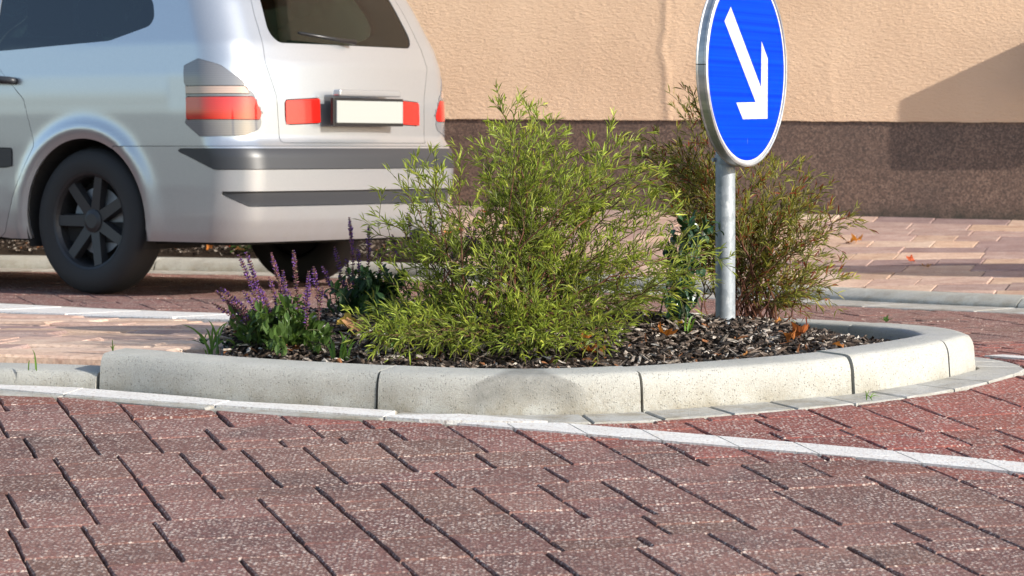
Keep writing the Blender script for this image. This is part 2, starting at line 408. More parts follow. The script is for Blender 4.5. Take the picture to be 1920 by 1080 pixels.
# outline of the island (front edge left to right, round the nose, back to the left)
front_px = [(185, 731), (300, 743), (420, 753), (560, 762), (705, 770), (850, 777), (950, 779), (1080, 778), (1207, 771), (1320, 764), (1400, 757), (1500, 748), (1607, 738), (1700, 723), (1790, 706), (1838, 688)]
g_ = lambda x, y, h: tuple(G(x, y, h)[:2])
p0 = np.array(g_(0, 725, 0)); p1 = np.array(g_(185, 731, 0)); e_ = (p0 - p1) / np.linalg.norm(p0 - p1)
pts = [tuple(p0 + e_ * 2.6), tuple(p0 + e_ * 1.2), tuple(p0)] + [tuple(G(x, y)[:2]) for x, y in front_px] + [g_(x, y, .086) for x, y in ((1832, 632), (1806, 617), (1722, 609), (1560, 599), (1430, 593), (1200, 583))] + [g_(x, y, .044) for x, y in ((800, 594), (420, 585), (0, 566))]
pts += [tuple(np.array(pts[-1]) + (np.array(pts[-1]) - np.array(pts[-2])) * 1.6)]
BACK1 = np.array(pts[-6])
ISL = Path(catmull(pts))
def isl_l(px, py): return float(ISL.nearest(G(px, py)[:2])[0][0])
L0 = isl_l(186, 731)                                      # where the raised kerb starts
L_END = float(ISL.nearest(BACK1)[0][0]) + .3   # and where it ends at the back
GW = .125                                                  # gutter width
# line of the far kerb (its gutter's road edge), left to right
KB = Path(catmull([(-5, 15.1), (-2.6, 14.45), (-1.3, 13.97), (-.7, 13.55), (0, 12.75), (1.1, 11.42), (1.86, 10.7), (4.5, 8.6)]))
def kz(l):                                                # height of the far kerb: low toward the right
    return .062 - .018 * sm(3.4, 7.2, l)
# wall line
WA = math.radians(-14); WT = np.array([math.cos(WA), math.sin(WA)]); WN = np.array([-WT[1], WT[0]]); W0 = np.array([-.34, 15.6])
def wall_a(px): k = (px - CX) / F; return (k * W0[1] - W0[0]) / (WT[0] - k * WT[1])
def zwall(a): return .306 - .0215 * a
def zs(A):
    A = np.atleast_2d(A); l, o = KB.nearest(A); o = np.maximum(o - .46, 0)
    wd = np.maximum((W0 - A) @ WN, 0); a = (A - W0) @ WT
    t = o / (o + wd + 1e-6); return kz(l) * (1 - t) + zwall(a) * t

# ---------------------------------------------------------------- the setting
tag(mk('ground', [(-300, -300, -.42), (300, -300, -.42), (300, 300, -.42), (-300, 300, -.42)], [(0, 1, 2, 3)], M['earth']), kind='structure')
RY = np.r_[2.5, 5, 7, np.arange(7.1, 10.6, .1), 17]
road = tag(mk('roadway', np.array([(x, y, float(zg1(y)) - .014) for y in RY for x in (-9, 9)]), [(2 * i, 2 * i + 1, 2 * i + 3, 2 * i + 2) for i in range(len(RY) - 1)], M['sand']), kind='structure')

def ashlar(u0, u1, v0, v1, uu, vv, sizes):
    nu, nv = int((u1 - u0) / uu), int((v1 - v0) / vv); occ = np.zeros((nv, nu), bool); out = []
    for j in range(nv):
        for i in range(nu):
            if occ[j, i]: continue
            run = 0
            while i + run < nu and not occ[j, i + run] and run < 14: run += 1
            c = [s for s in sizes if s[0] <= run and (run - s[0] not in (1, 2, 3) or run >= 14) and j + s[1] <= nv and not occ[j:j + s[1], i:i + s[0]].any()]
            if not c: c = [s for s in sizes if s[0] <= run and j + s[1] <= nv and not occ[j:j + s[1], i:i + s[0]].any()] or [(1, 1, 1)]
            w_, h_, _ = random.choices(c, [s[2] for s in c])[0]
            occ[j:j + h_, i:i + w_] = True
            out.append((u0 + i * uu, u0 + (i + w_) * uu, v0 + j * vv, v0 + (j + h_) * vv))
    return out
# the painted line: outer (near) edge, band width
line_px = [(-500, 690), (-200, 714), (0, 735), (320, 759), (640, 778), (950, 803), (1060, 815), (1280, 832), (1581, 857), (1920, 889), (2300, 927), (2900, 990), (3600, 1075)]
LN = Path(catmull([tuple(G(x, y)[:2]) for x, y in line_px], .05))
LWID = .108
def line_quads():
    ls = np.arange(0, LN.S[-1], .1)
    A, B = LN.at(ls), LN.at(ls, LWID)
    q = [(np.array([A[i], A[i + 1], B[i + 1], B[i]])) for i in range(len(ls) - 1)]
    P2 = Path(catmull([tuple(G(x, y)[:2]) for x, y in ((1846, 669), (1920, 675), (2050, 686), (2300, 712))], .05)); ls = np.arange(0, P2.S[-1], .1)
    A, B = P2.at(ls), P2.at(ls, .07)
    return q + [(np.array([A[i], A[i + 1], B[i + 1], B[i]])) for i in range(len(ls) - 1)]
LQ = line_quads(); LQC = np.array([q.mean(0) for q in LQ])
paint = MB()
def paint_on(poly, zoff=.0042):
    c = np.mean(poly, 0)
    for i in np.where(((LQC - c) ** 2).sum(1) < .35 ** 2)[0]:
        r = clip_convex([np.array(p) for p in LQ[i]], poly)
        if len(r) >= 3 and area(r) > 1e-5:
            r = np.array(r); n = len(r)
            paint.add(np.r_[np.c_[r, Zg(r) + zoff], np.c_[r, Zg(r) + zoff - .010]], [tuple(range(n))] + [(i, n + i, n + (i + 1) % n, (i + 1) % n) for i in range(n)])

RV = np.array([-.265, .964]); RU = np.array([.964, .265])
def red_tint(c):
    l, o = LN.nearest(c); o = o[0]; n_ = rng.normal(0, 1)
    worn = np.array([.186, .094, .076]); red = np.array([.26, .082, .060])
    t = sm(-.25, .08, o)
    if c[1] > 8.6: t = .22
    return (worn * (1 - t) + red * t) * (1 + .10 * n_) + np.array([.01, 0, .004]) * rng.normal(0, .5)
pieces = []
for (u0, u1, v0, v1) in ashlar(-6.0, 7.6, 3.4, 16.2, .033, .092, [(w_, h_, a_) for w_ in (4, 4, 5, 6) for h_, a_ in ((1, 2.4), (2, 3.4), (3, .7))] + [(7, 2, .6)]):
    poly = [RU * a + RV * b for a, b in ((u0, v0), (u1, v0), (u1, v1), (u0, v1))]
    c = np.mean(poly, 0)
    half_w = c[1] * .175 + 1.3
    if abs(c[0]) > half_w: continue
    l, o = ISL.nearest(c[None]); l, o = l[0], o[0]
    if o > -GW + .2: continue
    kl, ko = KB.nearest(c[None])
    if ko[0] > .2: continue
    for path, s_, off in ((ISL, -1, -GW - .004), (KB, -1, -.004)):
        for q in list(poly):
            ll, oo = path.nearest(q[None])
            if oo[0] > off - .0:
                p = path.at(ll[0], off); n = (path.at(ll[0], off - .1) - p)
                poly = clip_half(poly, p, n / np.linalg.norm(n))
                if len(poly) < 3: break
        if len(poly) < 3: break
    if len(poly) < 3 or area(poly) < .0012: continue
    poly = inset(poly, lambda e: .0019 if abs(np.dot(e, RV)) > .8 else .001)
    if len(poly) < 3 or area(poly) < .001: continue
    near = c[1] < 8.8
    V, Fc = slab(poly, Zg, .034, .0028 if near else .002, .0016 if near else .001, .05 if near else .4, rng.normal(0, .0008), .0025)
    pieces.append((shown(V) if visible(V) else 0, V, Fc, red_tint(c)))
    if near or True: paint_on(poly)
pieces.sort(key=lambda q: -q[0])
rest = MB()
for i, (s_, V, Fc, t) in enumerate(pieces):
    if i < 300 and s_ > 60: mk('paver', V, Fc, M['red'], road, tint=t, center=True)
    else: rest.add(V, Fc, t)
tag(rest.build('distant_paver', M['red'], road), kind='stuff')

# gutter slabs round the island
gut = thing('gutter', (0, 7, 0), None, None); tag(gut, kind='structure')
l = 0.3; Lsw = isl_l(930, 779)
while l < ISL.S[-1] - .4:
    step = .42 if l < Lsw else .155 + rng.uniform(-.01, .012)
    ls = np.linspace(l + .0025, l + step - .0025, 4)
    poly = list(ISL.at(ls, -GW)) + list(ISL.at(ls[::-1], -.006))
    V, Fc = slab(poly, Zg, .03, .003, .0006, .08, rng.normal(.001, .0008), .003)
    if visible(V): mk('gutter_stone', V, Fc, M['gutter'], gut, center=True)
    paint_on(poly, .006)
    l += step
tag(paint.build('painted_line', M['paint']), kind='structure')

# kerb stones of the island
HK = .088
def kprof(h, w_=.145, b=.012, r=.017):
    return [(0, -.05), (.001, -.02), (.002, 0), (b * .5, h - r * 1.9), (b * .75, h - r * 1.2), (b + r * .12, h - r * .6), (b + r * .45, h - r * .2), (b + r * .95, h - r * .03), (b + r * 1.6, h), (b + r * 2.4, h), (w_ - .02, h - .001), (w_ - .009, h - .003), (w_ - .002, h - .010), (w_, h - .02), (w_, -.05)]
kerb = thing('island_kerb', (0, 7, 0), 'pale concrete kerb curving round the planted traffic island', 'kerb')
joints = [L0, isl_l(705, 770), isl_l(1207, 771), isl_l(1607, 738), isl_l(1790, 706)]
while joints[-1] < L_END: joints.append(joints[-1] + .78)
for i in range(len(joints) - 1):
    V, Fc = sweep(ISL, joints[i] + .0040, joints[i + 1] - .0040, kprof(HK), .05)
    V[:, :2] += rng.normal(0, .0015, 2); V[:, 2] += rng.normal(0, .0012)
    mk('kerb_stone', V, Fc, M['kerbscuff'] if i == 1 else M['kerb'], kerb, center=True, smooth=True)
HL = .042
dk = thing('dropped_kerb', (-2, 7.6, 0), 'low flush concrete kerb running left from the end of the raised kerb stones', 'kerb')
l = L0
while l > .5:
    V, Fc = sweep(ISL, l - .99 if l > 1.5 else .2, l - .006, kprof(HL, .145, .006, .018), .08)
    mk('kerb_stone', V, Fc, M['kerb'], dk, center=True, smooth=True); l -= 1.0
l = joints[-1]; bk = thing('refuge_kerb', (-1.5, 10.3, 0), 'low concrete kerb along the road side of the crossing refuge behind the purple flowers', 'kerb')
while l < ISL.S[-1] - .5:
    V, Fc = sweep(ISL, l + .004, l + .99, kprof(HL, .145, .006, .018), .08)
    mk('kerb_stone', V, Fc, M['kerb'], bk, center=True); l += 1.0
# left end of the bed
ee = thing('edging_kerb', (-1, 8.6, 0), 'flush concrete edging between the crossing refuge paving and the flower bed', 'kerb')
LA = isl_l(350, 748); EA, LB = ISL.at(LA, .15), float(ISL.nearest(np.array(g_(690, 591, .044)))[0][0]); EB = ISL.at(LB, .15)
EP = Path(catmull([EA, np.array(g_(436, 640, .05)), np.array(g_(612, 615, .05)), EB], .03))
for k in range(3):
    seg = EP.S[-1] / 3
    V, Fc = sweep(EP, k * seg + .004, (k + 1) * seg - .004, [(0, -.05), (0, .05), (.006, .056), (-.104, .056), (-.11, .05), (-.11, -.05)][::-1], .2)
    mk('kerb_stone', V, Fc, M['kerb'], ee, center=True)

# crossing refuge left of the bed
zr = lambda A: Zg(A) + .044
def refuge_outline():
    fr = ISL.at(np.linspace(.3, LA, 40), .15); bkp = ISL.at(np.linspace(joints[-1], ISL.S[-1] - .2, 25), .15)
    return fr, bkp
fr, bkp = refuge_outline()
ref_poly = [tuple(p) + (float(zg1(p[1])) + .026,) for p in list(fr) + list(EP.P[::4]) + [q for q in bkp if q[0] < EB[0]]]
refuge = tag(mk('crossing_refuge', ref_poly, [tuple(range(len(ref_poly)))], M['tansand']), kind='structure')
tans = [np.array(c) for c in ((.60, .44, .33), (.53, .38, .30), (.42, .305, .26), (.62, .48, .37), (.33, .235, .215), (.56, .40, .285))]
def tan_tint(wts=None): return tans[rng.choice(len(tans), p=wts)] * (1 + rng.normal(0, .07))
BT = ISL.T[np.argmin(np.abs(ISL.S - (joints[-1] + 1.5)))] * -1; BN = np.array([-BT[1], BT[0]])   # frame of the refuge's road side
BO = ISL.at(joints[-1] + .8, .15)
ra = math.radians(-12); QU = np.array([math.cos(ra), math.sin(ra)]); QV = np.array([-QU[1], QU[0]])
def edge_clip(poly):
    c = np.mean(poly, 0)
    for path, off, keep in ((ISL, .15, 1), (EP, -.0, 1)):
        for q in list(poly):
            ll, oo = path.nearest(q[None])
            if path is EP and not (0 <= ll[0] <= EP.S[-1]): continue
            if oo[0] < off + .002:
                p = path.at(ll[0], off + .002); n = path.at(ll[0], off + .1) - p
                poly = clip_half(poly, p, n / np.linalg.norm(n))
                if len(poly) < 3: return []
    return poly
nref = 0
WSTRIP = .36                                               # white slabs along the far side of the refuge
for r_ in range(26):
    v0 = 6.4 + r_ * .175; u = -5.5 + rng.uniform(0, .3)
    while u < 1.2:
        wd = rng.choice([.24, .32, .42]); poly = [QU * a + QV * b for a, b in ((u, v0), (u + wd, v0), (u + wd, v0 + .175), (u, v0 + .175))]
        u += wd; c = np.mean(poly, 0)
        if not (-4 < c[0] < -.2): continue
        if EP.nearest(c[None])[1][0] < .0: continue
        li, oi = ISL.nearest(c[None])
        if oi[0] < .17: continue
        bdist = np.dot(BO - c, BN)
        lb, ob = ISL.nearest(c[None])
        if lb[0] > L_END - .2 and ob[0] < .15 + WSTRIP + .03: continue
        poly = edge_clip(poly)
        if len(poly) < 3 or area(poly) < .004: continue
        poly = inset(poly, lambda e: .004)
        if len(poly) < 3: continue
        V, Fc = slab(poly, zr, .03, .007, .002, .07, rng.normal(0, .002), .008)
        if not visible(V) and c[0] < -2.6: continue
        mk('paver', V, Fc, M['tan'], refuge, tint=tan_tint([.3, .26, .1, .2, .04, .1]), center=True)
l = joints[-1] - .9
wstrip = thing('white_strip', (-1.5, 9.9, 0), None, None); tag(wstrip, kind='structure')
while l < ISL.S[-1] - .5:
    ls = np.linspace(l + .003, l + .395, 3); poly = list(ISL.at(ls, .150)) + list(ISL.at(ls[::-1], .15 + WSTRIP)); l += .4
    if np.mean(poly, 0)[0] > EB[0] - .03: continue
    V, Fc = slab(poly, zr, .03, .005, .001, .12, .005 + rng.normal(0, .0005), .0008)
    mk('slab', V, Fc, M['paint'], wstrip, center=True)

# flower bed
bedpoly = np.vstack([ISL.at(np.linspace(LA, LB, 160), .14), EP.P[::-1]])
def inside(P, poly):
    x, y = P[:, 0], P[:, 1]; r = np.zeros(len(P), bool); j = len(poly) - 1
    for i in range(len(poly)):
        xi, yi, xj, yj = *poly[i], *poly[j]
        r ^= ((yi > y) != (yj > y)) & (x < (xj - xi) * (y - yi) / (yj - yi + 1e-12) + xi); j = i
    return r
def bed_z(P):
    d = ISL.nearest(P)[1] - .145
    return Zg(P) + .060 + .035 * sm(0, .4, d) - .024 * sm(.7, .95, P[:, 0]) * sm(.5, .05, d) + .012 * np.sin(P[:, 0] * 9 + 1) * np.sin(P[:, 1] * 8) * sm(0, .2, d)
gx, gy = np.meshgrid(np.arange(-1.1, 1.35, .05), np.arange(6.6, 9.9, .05)); GP = np.stack([gx.ravel(), gy.ravel()], 1)
d_ = ISL.nearest(GP)[1]; okp = ((d_ > .08) & (EP.nearest(GP)[1] < .03)).reshape(gx.shape)
gz = bed_z(GP).reshape(gx.shape) - .008
nx = gx.shape[1]; Fb = [(j * nx + i, j * nx + i + 1, (j + 1) * nx + i + 1, (j + 1) * nx + i) for j in range(gx.shape[0] - 1) for i in range(nx - 1) if okp[j, i] and okp[j, i + 1] and okp[j + 1, i] and okp[j + 1, i + 1]]
tag(mk('flower_bed', np.c_[GP, gz.ravel()], Fb, M['soil'], smooth=True), kind='structure')

CHV = np.array([(-.5, -.5, 0), (.5, -.42, 0), (.42, .5, .0), (-.38, .46, 0), (-.46, -.4, 1), (.4, -.36, .8), (.36, .42, 1), (-.3, .38, .7), (0, .05, 1.35)], float)
CHF = np.array([(0, 1, 5), (0, 5, 4), (1, 2, 6), (1, 6, 5), (2, 3, 7), (2, 7, 6), (3, 0, 4), (3, 4, 7), (4, 5, 8), (5, 6, 8), (6, 7, 8), (7, 4, 8)])
def chips(P2, zfun, name, lift=(.0, .018), size=(.009, .031), long_=.22):
    k = len(P2); z = zfun(P2) + rng.uniform(*lift, k)
    yaw = rng.uniform(0, 6.283, k); tl = rng.normal(0, .6, k); ta = rng.uniform(0, 6.283, k)
    R = np.empty((k, 3, 3)); c, s = np.cos(yaw), np.sin(yaw)
    up = np.stack([np.sin(tl) * np.cos(ta), np.sin(tl) * np.sin(ta), np.cos(tl)], 1)
    R = frames(np.stack([c, s, rng.normal(0, .4, k)], 1), up)
    S = np.stack([rng.uniform(.003, .011, k), rng.uniform(*size, k), rng.uniform(.001, .004, k)], 1)
    lg = rng.random(k) < long_; S[lg, 0] *= .45; S[lg, 1] *= 1.7
    pal = np.array([(.018, .014, .012), (.035, .026, .021), (.06, .043, .034), (.10, .073, .056), (.17, .135, .11), (.29, .25, .215), (.44, .40, .355), (.20, .085, .035)])
    t = pal[rng.choice(8, k, p=[.16, .19, .18, .15, .13, .10, .06, .03])] * rng.uniform(.8, 1.2, (k, 1))
    V, Fa, T = scatter(CHV, CHF, np.c_[P2, z], R, S, t)
    V += rng.normal(0, .0012, V.shape)
    return tag(mk(name, V, Fa, M['bark'], tint=T), kind='stuff')
k = 44000; P2 = np.c_[rng.uniform(-1.0, 1.3, k), rng.uniform(6.6, 9.8, k)]
P2 = P2[inside(P2, bedpoly)]; P2 = P2[ISL.nearest(P2)[1] > .152]
chips(P2, bed_z, 'bark_mulch')

# far kerb, gutter, planting strip and pavement
fk = thing('pavement_kerb', (0, 12, 0), 'rounded concrete kerb between the far road edge and the tan pavement', 'kerb')
fg = thing('roadside_gutter', (0, 12, 0), None, None); tag(fg, kind='structure')
l = .25
while l < KB.S[-1] - 1.1:
    zt = .05
    V, Fc = sweep(KB, l + .004, l + .996, [(.302, -.05), (.303, .0), (.306, .012), (.320, zt - .022), (.345, zt - .008), (.38, zt), (.43, zt + .001), (.444, zt - .003), (.449, zt - .012), (.45, -.05)], .1, lambda q: kz(q) - .05)
    if visible(V): mk('kerb_stone', V, Fc, M['kerb'], fk, center=True, smooth=True)
    for h in range(2):
        ls = np.linspace(l + h * .5 + .003, l + h * .5 + .497, 5); poly = list(KB.at(ls, .002)) + list(KB.at(ls[::-1], .299))
        V, Fc = slab(poly, zero, .03, .004, .001, .13, .003, .002)
        if visible(V): mk('gutter_stone', V, Fc, M['rough'], fg, center=True)
    l += 1.0
BEDL = float(KB.nearest(np.array([-.62, 13.6]))[0][0])                                                 # planting strip from the left to here
def bed_w(l): return np.where(l < BEDL, 1.0, .46)
ls = np.linspace(0, KB.S[-1], 80); rows = []
A0 = KB.at(ls, .455); dw = ((W0 - A0) @ WN)
for t in np.linspace(0, 1, 9): rows.append(A0 + WN[None] * (dw * t)[:, None])
PV = np.concatenate(rows); PZ = zs(PV) - .012
Fp = [(j * 80 + i, j * 80 + i + 1, (j + 1) * 80 + i + 1, (j + 1) * 80 + i) for j in range(8) for i in range(79)]
pave = tag(mk('pavement', np.c_[PV, PZ], Fp, M['tansand'], smooth=True), kind='structure')
pv = []
for r_ in range(16):
    b1 = -.012 - r_ * .29; b0 = b1 - .29; a = -7 + rng.uniform(0, .4)
    while a < 9:
        wd = rng.choice([.2, .29, .38]); poly = [W0 + WT * p + WN * q for p, q in ((a, b0), (a + wd, b0), (a + wd, b1), (a, b1))]; a += wd
        c = np.mean(poly, 0)
        if abs(c[0]) > c[1] * .175 + 1.0: continue
        lk, ok = KB.nearest(c[None]); off = float(bed_w(lk)[0])
        if ok[0] < off - .1: continue
        for q in list(poly):
            ll, oo = KB.nearest(q[None])
            if oo[0] < off + .003:
                p = KB.at(ll[0], off + .003); n = KB.at(ll[0], off + .1) - p; poly = clip_half(poly, p, n / np.linalg.norm(n))
                if len(poly) < 3: break
        if len(poly) < 3 or area(poly) < .003: continue
        poly = inset(poly, lambda e: .002)
        if len(poly) < 3: continue
        V, Fc = slab(poly, zs, .03, .003, .0012, .3, rng.normal(0, .0015), .004)
        pv.append((shown(V) if visible(V) else 0, V, Fc, tan_tint([.22, .2, .2, .14, .16, .08])))
pv.sort(key=lambda q: -q[0]); rest = MB()
for i, (s_, V, Fc, t) in enumerate(pv):
    if i < 300 and s_ > 40: mk('paver', V, Fc, M['tan'], pave, tint=t, center=True)
    else: rest.add(V, Fc, t)
o = rest.build('distant_paver', M['tan'], pave)
if o: tag(o, kind='stuff')
sl = np.linspace(.5, BEDL, 60)
SV = np.concatenate([KB.at(sl, .452), KB.at(sl, .99)]); SZ = np.r_[zs(KB.at(sl, .46)) + .002, zs(KB.at(sl, .99)) + .012]
tag(mk('planting_strip', np.c_[SV, SZ], [(i, i + 1, 60 + i + 1, 60 + i) for i in range(59)], M['soil']), kind='structure')
k = 5000; ll = rng.uniform(.8, BEDL, k); oo = rng.uniform(.47, .98, k)
P2 = np.array([KB.at(a, b) for a, b in zip(ll, oo)])
chips(P2, lambda P: zs(P) + .012, 'bark_litter', (.0, .03))

# ---------------------------------------------------------------- the house wall
house = thing('house', (W0[0], W0[1], 0), 'house front of rough peach plaster above a dark brown granite base', 'building', rz=WA)
A_ = np.r_[np.arange(-9, -1.6, .3), np.arange(-1.6, 4.2, .009), np.arange(4.2, 10.1, .3)]
Z_ = np.r_[0, np.arange(.02, .80, .022), np.arange(.9, 5.6, .6)]
AA, ZZ = np.meshgrid(A_, Z_)
ztop = .762 - .0083 * AA
def ridge(a0, amp, wd, wig, ph): 
    return amp * np.exp(-((AA - a0 - wig * np.sin(ZZ * 11 + ph) - wig * .6 * np.sin(ZZ * 27 + ph * 2)) / wd) ** 2)
YY = np.zeros_like(AA) - .014
YY -= ridge(wall_a(1249), .0042, .020, .012, .5) + ridge(wall_a(1262), .003, .05, .012, 1.5)
YY -= ridge(wall_a(1560), .0010, .022, .012, 2) * sm(.55, .3, ZZ) + ridge(wall_a(1100), .001, .05, .02, 4)
YY += .0012 * np.sin(AA * 4.1) * np.sin(ZZ * 5) 
edge = np.convolve(rng.normal(0, .004, len(A_)), np.ones(9) / 9, 'same')[None]
ZW = ZZ + ztop + edge * (ZZ < .01)
nx = len(A_); Fw = [(j * nx + i, j * nx + i + 1, (j + 1) * nx + i + 1, (j + 1) * nx + i) for j in range(len(Z_) - 1) for i in range(nx - 1)]
mk('plaster_wall', np.stack([AA.ravel(), YY.ravel(), ZW.ravel()], 1), Fw, M['stucco'], house, smooth=True, local=True)
lipV = np.r_[np.c_[A_, YY[0], ZW[0]], np.c_[A_, np.zeros(nx) + .05, ZW[0]]]
mk('plaster_edge', lipV, [(i, nx + i, nx + i + 1, i + 1) for i in range(nx - 1)], M['stucco'], house, local=True)
zt = lambda a: .7645 - .0083 * a
V = [(-9, 0, -.1), (10, 0, -.1), (10, 0, zt(10)), (-9, 0, zt(-9)), (-9, .06, -.1), (10, .06, -.1), (10, .06, zt(10)), (-9, .06, zt(-9))]
mk('plinth', V, [(0, 1, 2, 3), (3, 2, 6, 7), (4, 7, 6, 5), (0, 4, 5, 1)], M['granite'], house, local=True)
V, Fc = box(-9, 10, .07, 7, -.1, 6.2); mk('house_body', V, Fc, M['stucco'], house, local=True)
V = [(-9.3, -.35, 6.15), (10.3, -.35, 6.15), (10.3, 3.5, 8.6), (-9.3, 3.5, 8.6), (10.3, 7.3, 6.15), (-9.3, 7.3, 6.15), (-9.3, -.35, 6.05), (10.3, -.35, 6.05), (10.3, 7.3, 6.05), (-9.3, 7.3, 6.05)]
mk('roof', V, [(0, 1, 2, 3), (3, 2, 4, 5), (6, 9, 8, 7), (0, 6, 7, 1), (5, 4, 8, 9), (1, 7, 8, 4, 2), (0, 3, 5, 9, 6)], simple('roof_tile', (.2, .09, .06), .8), house, local=True)
# box added on the wall out of view, shaped to throw the slanting shadow
tip_a = wall_a(1683); cosw = math.cos(SUN_EL); s_loc = np.array([sdir.x * WT[0] + sdir.y * WT[1], sdir.x * WN[0] + sdir.y * WN[1], sdir.z])
z_tip = H + (YH - 190) * (W0[1] + WT[1] * tip_a) / F; z_bot = H + (YH - 313) * (W0[1] + WT[1] * tip_a) / F
PRO = .27; k_ = PRO / -s_loc[1]
ca = tip_a + s_loc[0] * k_; cz1 = z_tip + s_loc[2] * k_; cz0 = z_bot + s_loc[2] * k_
shbox = thing('wall_shadow_box', tuple(np.r_[W0 + WT * ca, 0]), 'grey box added on the plaster wall out of view to cast the slanting shadow', 'shadow caster', rz=WA)
V, Fc = box(0, .62, -PRO - .014, -.012, cz0, cz1, .006); mk('shadow_box_body', V, Fc, M['boxgrey'], shbox, local=True)
V, Fc = box(.03, .59, -PRO - .024, -PRO - .015, cz0 + .03, cz1 - .03, .004); mk('door', V, Fc, M['boxgrey'], shbox, local=True)  # front panel of the added shadow-casting box

#@@CAR
# ---------------------------------------------------------------- the silver car at rest behind the island
def sdpoly(q, z, poly, r=0.0):
    P = np.asarray(poly, float); d = np.full(q.shape, 1e9); ins = np.zeros(q.shape, bool); n = len(P)
    for i in range(n):
        a, b = P[i], P[i - 1]; e = b - a; wx, wz = q - a[0], z - a[1]
        t = np.clip((wx * e[0] + wz * e[1]) / (e @ e), 0, 1); d = np.minimum(d, np.hypot(wx - e[0] * t, wz - e[1] * t))
        ins ^= ((a[1] > z) != (b[1] > z)) & (q < (b[0] - a[0]) * (z - a[1]) / (b[1] - a[1] + 1e-12) + a[0])
    return np.where(ins, -d, d) - r
def make_car():
    hd = np.array([-.81, .587]); rz = math.atan2(hd[1], hd[0]); lf = np.array([-hd[1], hd[0]])
    c0 = G(190, 551)[:2] - lf * .70 * .93
    root = thing('car', (c0[0], c0[1], 0), 'silver estate car on the road behind the flower bed, seen from its rear corner', 'car', rz=rz)
    root.scale = (1, .93, 1)
    LK = dict(parent=root, local=True)
    hw, xr0, xf0, rc, rf = .81, -.857, 3.2, .17, .4
    a1 = hw - rc; a2 = a1 + rc * math.pi / 2; a3 = a2 + (xf0 - rf) - (xr0 + rc); a4 = a3 + rf * math.pi / 2; LH = a4 + hw - rf
    def ref(s):
        t = np.abs(s)
        x = np.where(t < a1, xr0, np.where(t < a2, xr0 + rc - rc * np.cos((t - a1) / rc), np.where(t < a3, xr0 + rc + t - a2, np.where(t < a4, xf0 - rf + rf * np.sin((t - a3) / rf), xf0))))
        y = np.where(t < a1, t, np.where(t < a2, a1 + rc * np.sin((t - a1) / rc), np.where(t < a3, hw, np.where(t < a4, hw - rf + rf * np.cos((t - a3) / rf), hw - rf - (t - a4)))))
        return x, y * np.sign(s)
    ip = lambda z, zz, vv: np.interp(z, zz, vv)
    def S(s, z):
        x, y = ref(s)
        Wd = ip(z, [.2, .26, .34, .45, .62, .75, .9, 1.03, 1.25, 1.45], [.775, .79, .80, .808, .815, .818, .812, .795, .74, .675])
        XR = ip(z, [.2, .25, .31, .42, .52, .58, .615, .64, .8, .95, 1.03, 1.2, 1.45], np.array([-.69, -.715, -.735, -.752, -.758, -.750, -.728, -.705, -.700, -.685, -.66, -.575, -.43]) - .137)
        XF = ip(z, [.2, .3, .5, .7, .8, .95, 1.2, 1.45], [3.1, 3.18, 3.2, 3.15, 3.0, 2.3, 1.95, 1.5])
        u = np.clip((x - xr0) / 1.3, 0, 1); wr = 1 - u * u * (3 - 2 * u)
        side = np.clip((np.abs(y) - .6) / .15, 0, 1) * (x > -.5)
        xx = x + (XR - xr0) * wr + (XF - xf0) * np.clip((x - 1) / 2.2, 0, 1)
        xx = xx + .055 * (y / hw) ** 2 * np.clip(1 - (x - xr0) / .4, 0, 1)
        yy = y * Wd / hw
        fl = 0
        for xc in (0.0, 2.42): fl = fl + .017 * np.exp(-((np.hypot(xx - xc, z - .31) - .375) / .035) ** 2)
        fl = fl - .010 * np.exp(-((z - .50) / .10) ** 2) * np.clip((xx - .45) / .2, 0, 1) * np.clip((2 - xx) / .2, 0, 1) + .002 * np.exp(-((z - .83) / .05) ** 2)
        yy = yy + np.sign(y) * fl * side
        return np.stack([xx, yy, np.broadcast_to(z, xx.shape)], -1)
    fine = np.arange(0, 2.0, .0165); rough = np.linspace(2.0, LH, 70)
    half = np.r_[fine, rough]; sg = np.r_[-half[::-1][:-1], half[:-1]]            # closed at the front seam
    sg = np.r_[-LH, sg[1:]]
    zg_ = np.linspace(.225, 1.45, 77)
    ns, nz = len(sg), len(zg_)
    s_v = np.repeat(sg[None], nz, 0).ravel(); z_v = np.repeat(zg_[:, None], ns, 1).ravel()
    quads = np.array([(j * ns + i, j * ns + (i + 1) % ns, (j + 1) * ns + (i + 1) % ns, (j + 1) * ns + i) for j in range(nz - 1) for i in range(ns)])
    cs = sg.copy(); nxt = np.r_[sg[1:], LH]; mid = .5 * (cs + nxt)
    cS = np.repeat(mid[None], nz - 1, 0).ravel(); cZ = np.repeat((.5 * (zg_[1:] + zg_[:-1]))[:, None], ns, 1).ravel()
    lab = np.zeros(len(quads), int)
    BIG = 9.0
    def rear(f): return lambda P, s: np.where(P[..., 0] < -.15, f(P[..., 1], P[..., 2]), BIG)
    def side(f, sg_): return lambda P, s: np.where((P[..., 1] * sg_ > .45) & (P[..., 0] > -.75), f(P[..., 0], P[..., 2]), BIG)
    def arc(f): return lambda P, s: np.where(np.abs(s) < 2.2, f(s, P[..., 2]), BIG)
    R = []
    for xc in (0.0, 2.42): R.append(('arch', lambda P, s, xc=xc: np.where(np.abs(P[..., 1]) > .45, np.hypot(P[..., 0] - xc, (P[..., 2] - .31)) - .335, BIG), None, 0, 0, None, 0))
    R.append(('rear_window', rear(lambda q, z: sdpoly(q, z, [(-.44, 1.09), (.44, 1.09), (.38, 1.37), (-.38, 1.37)], .055)), M['glass'], -.002, .001, 'tailgate', .012))
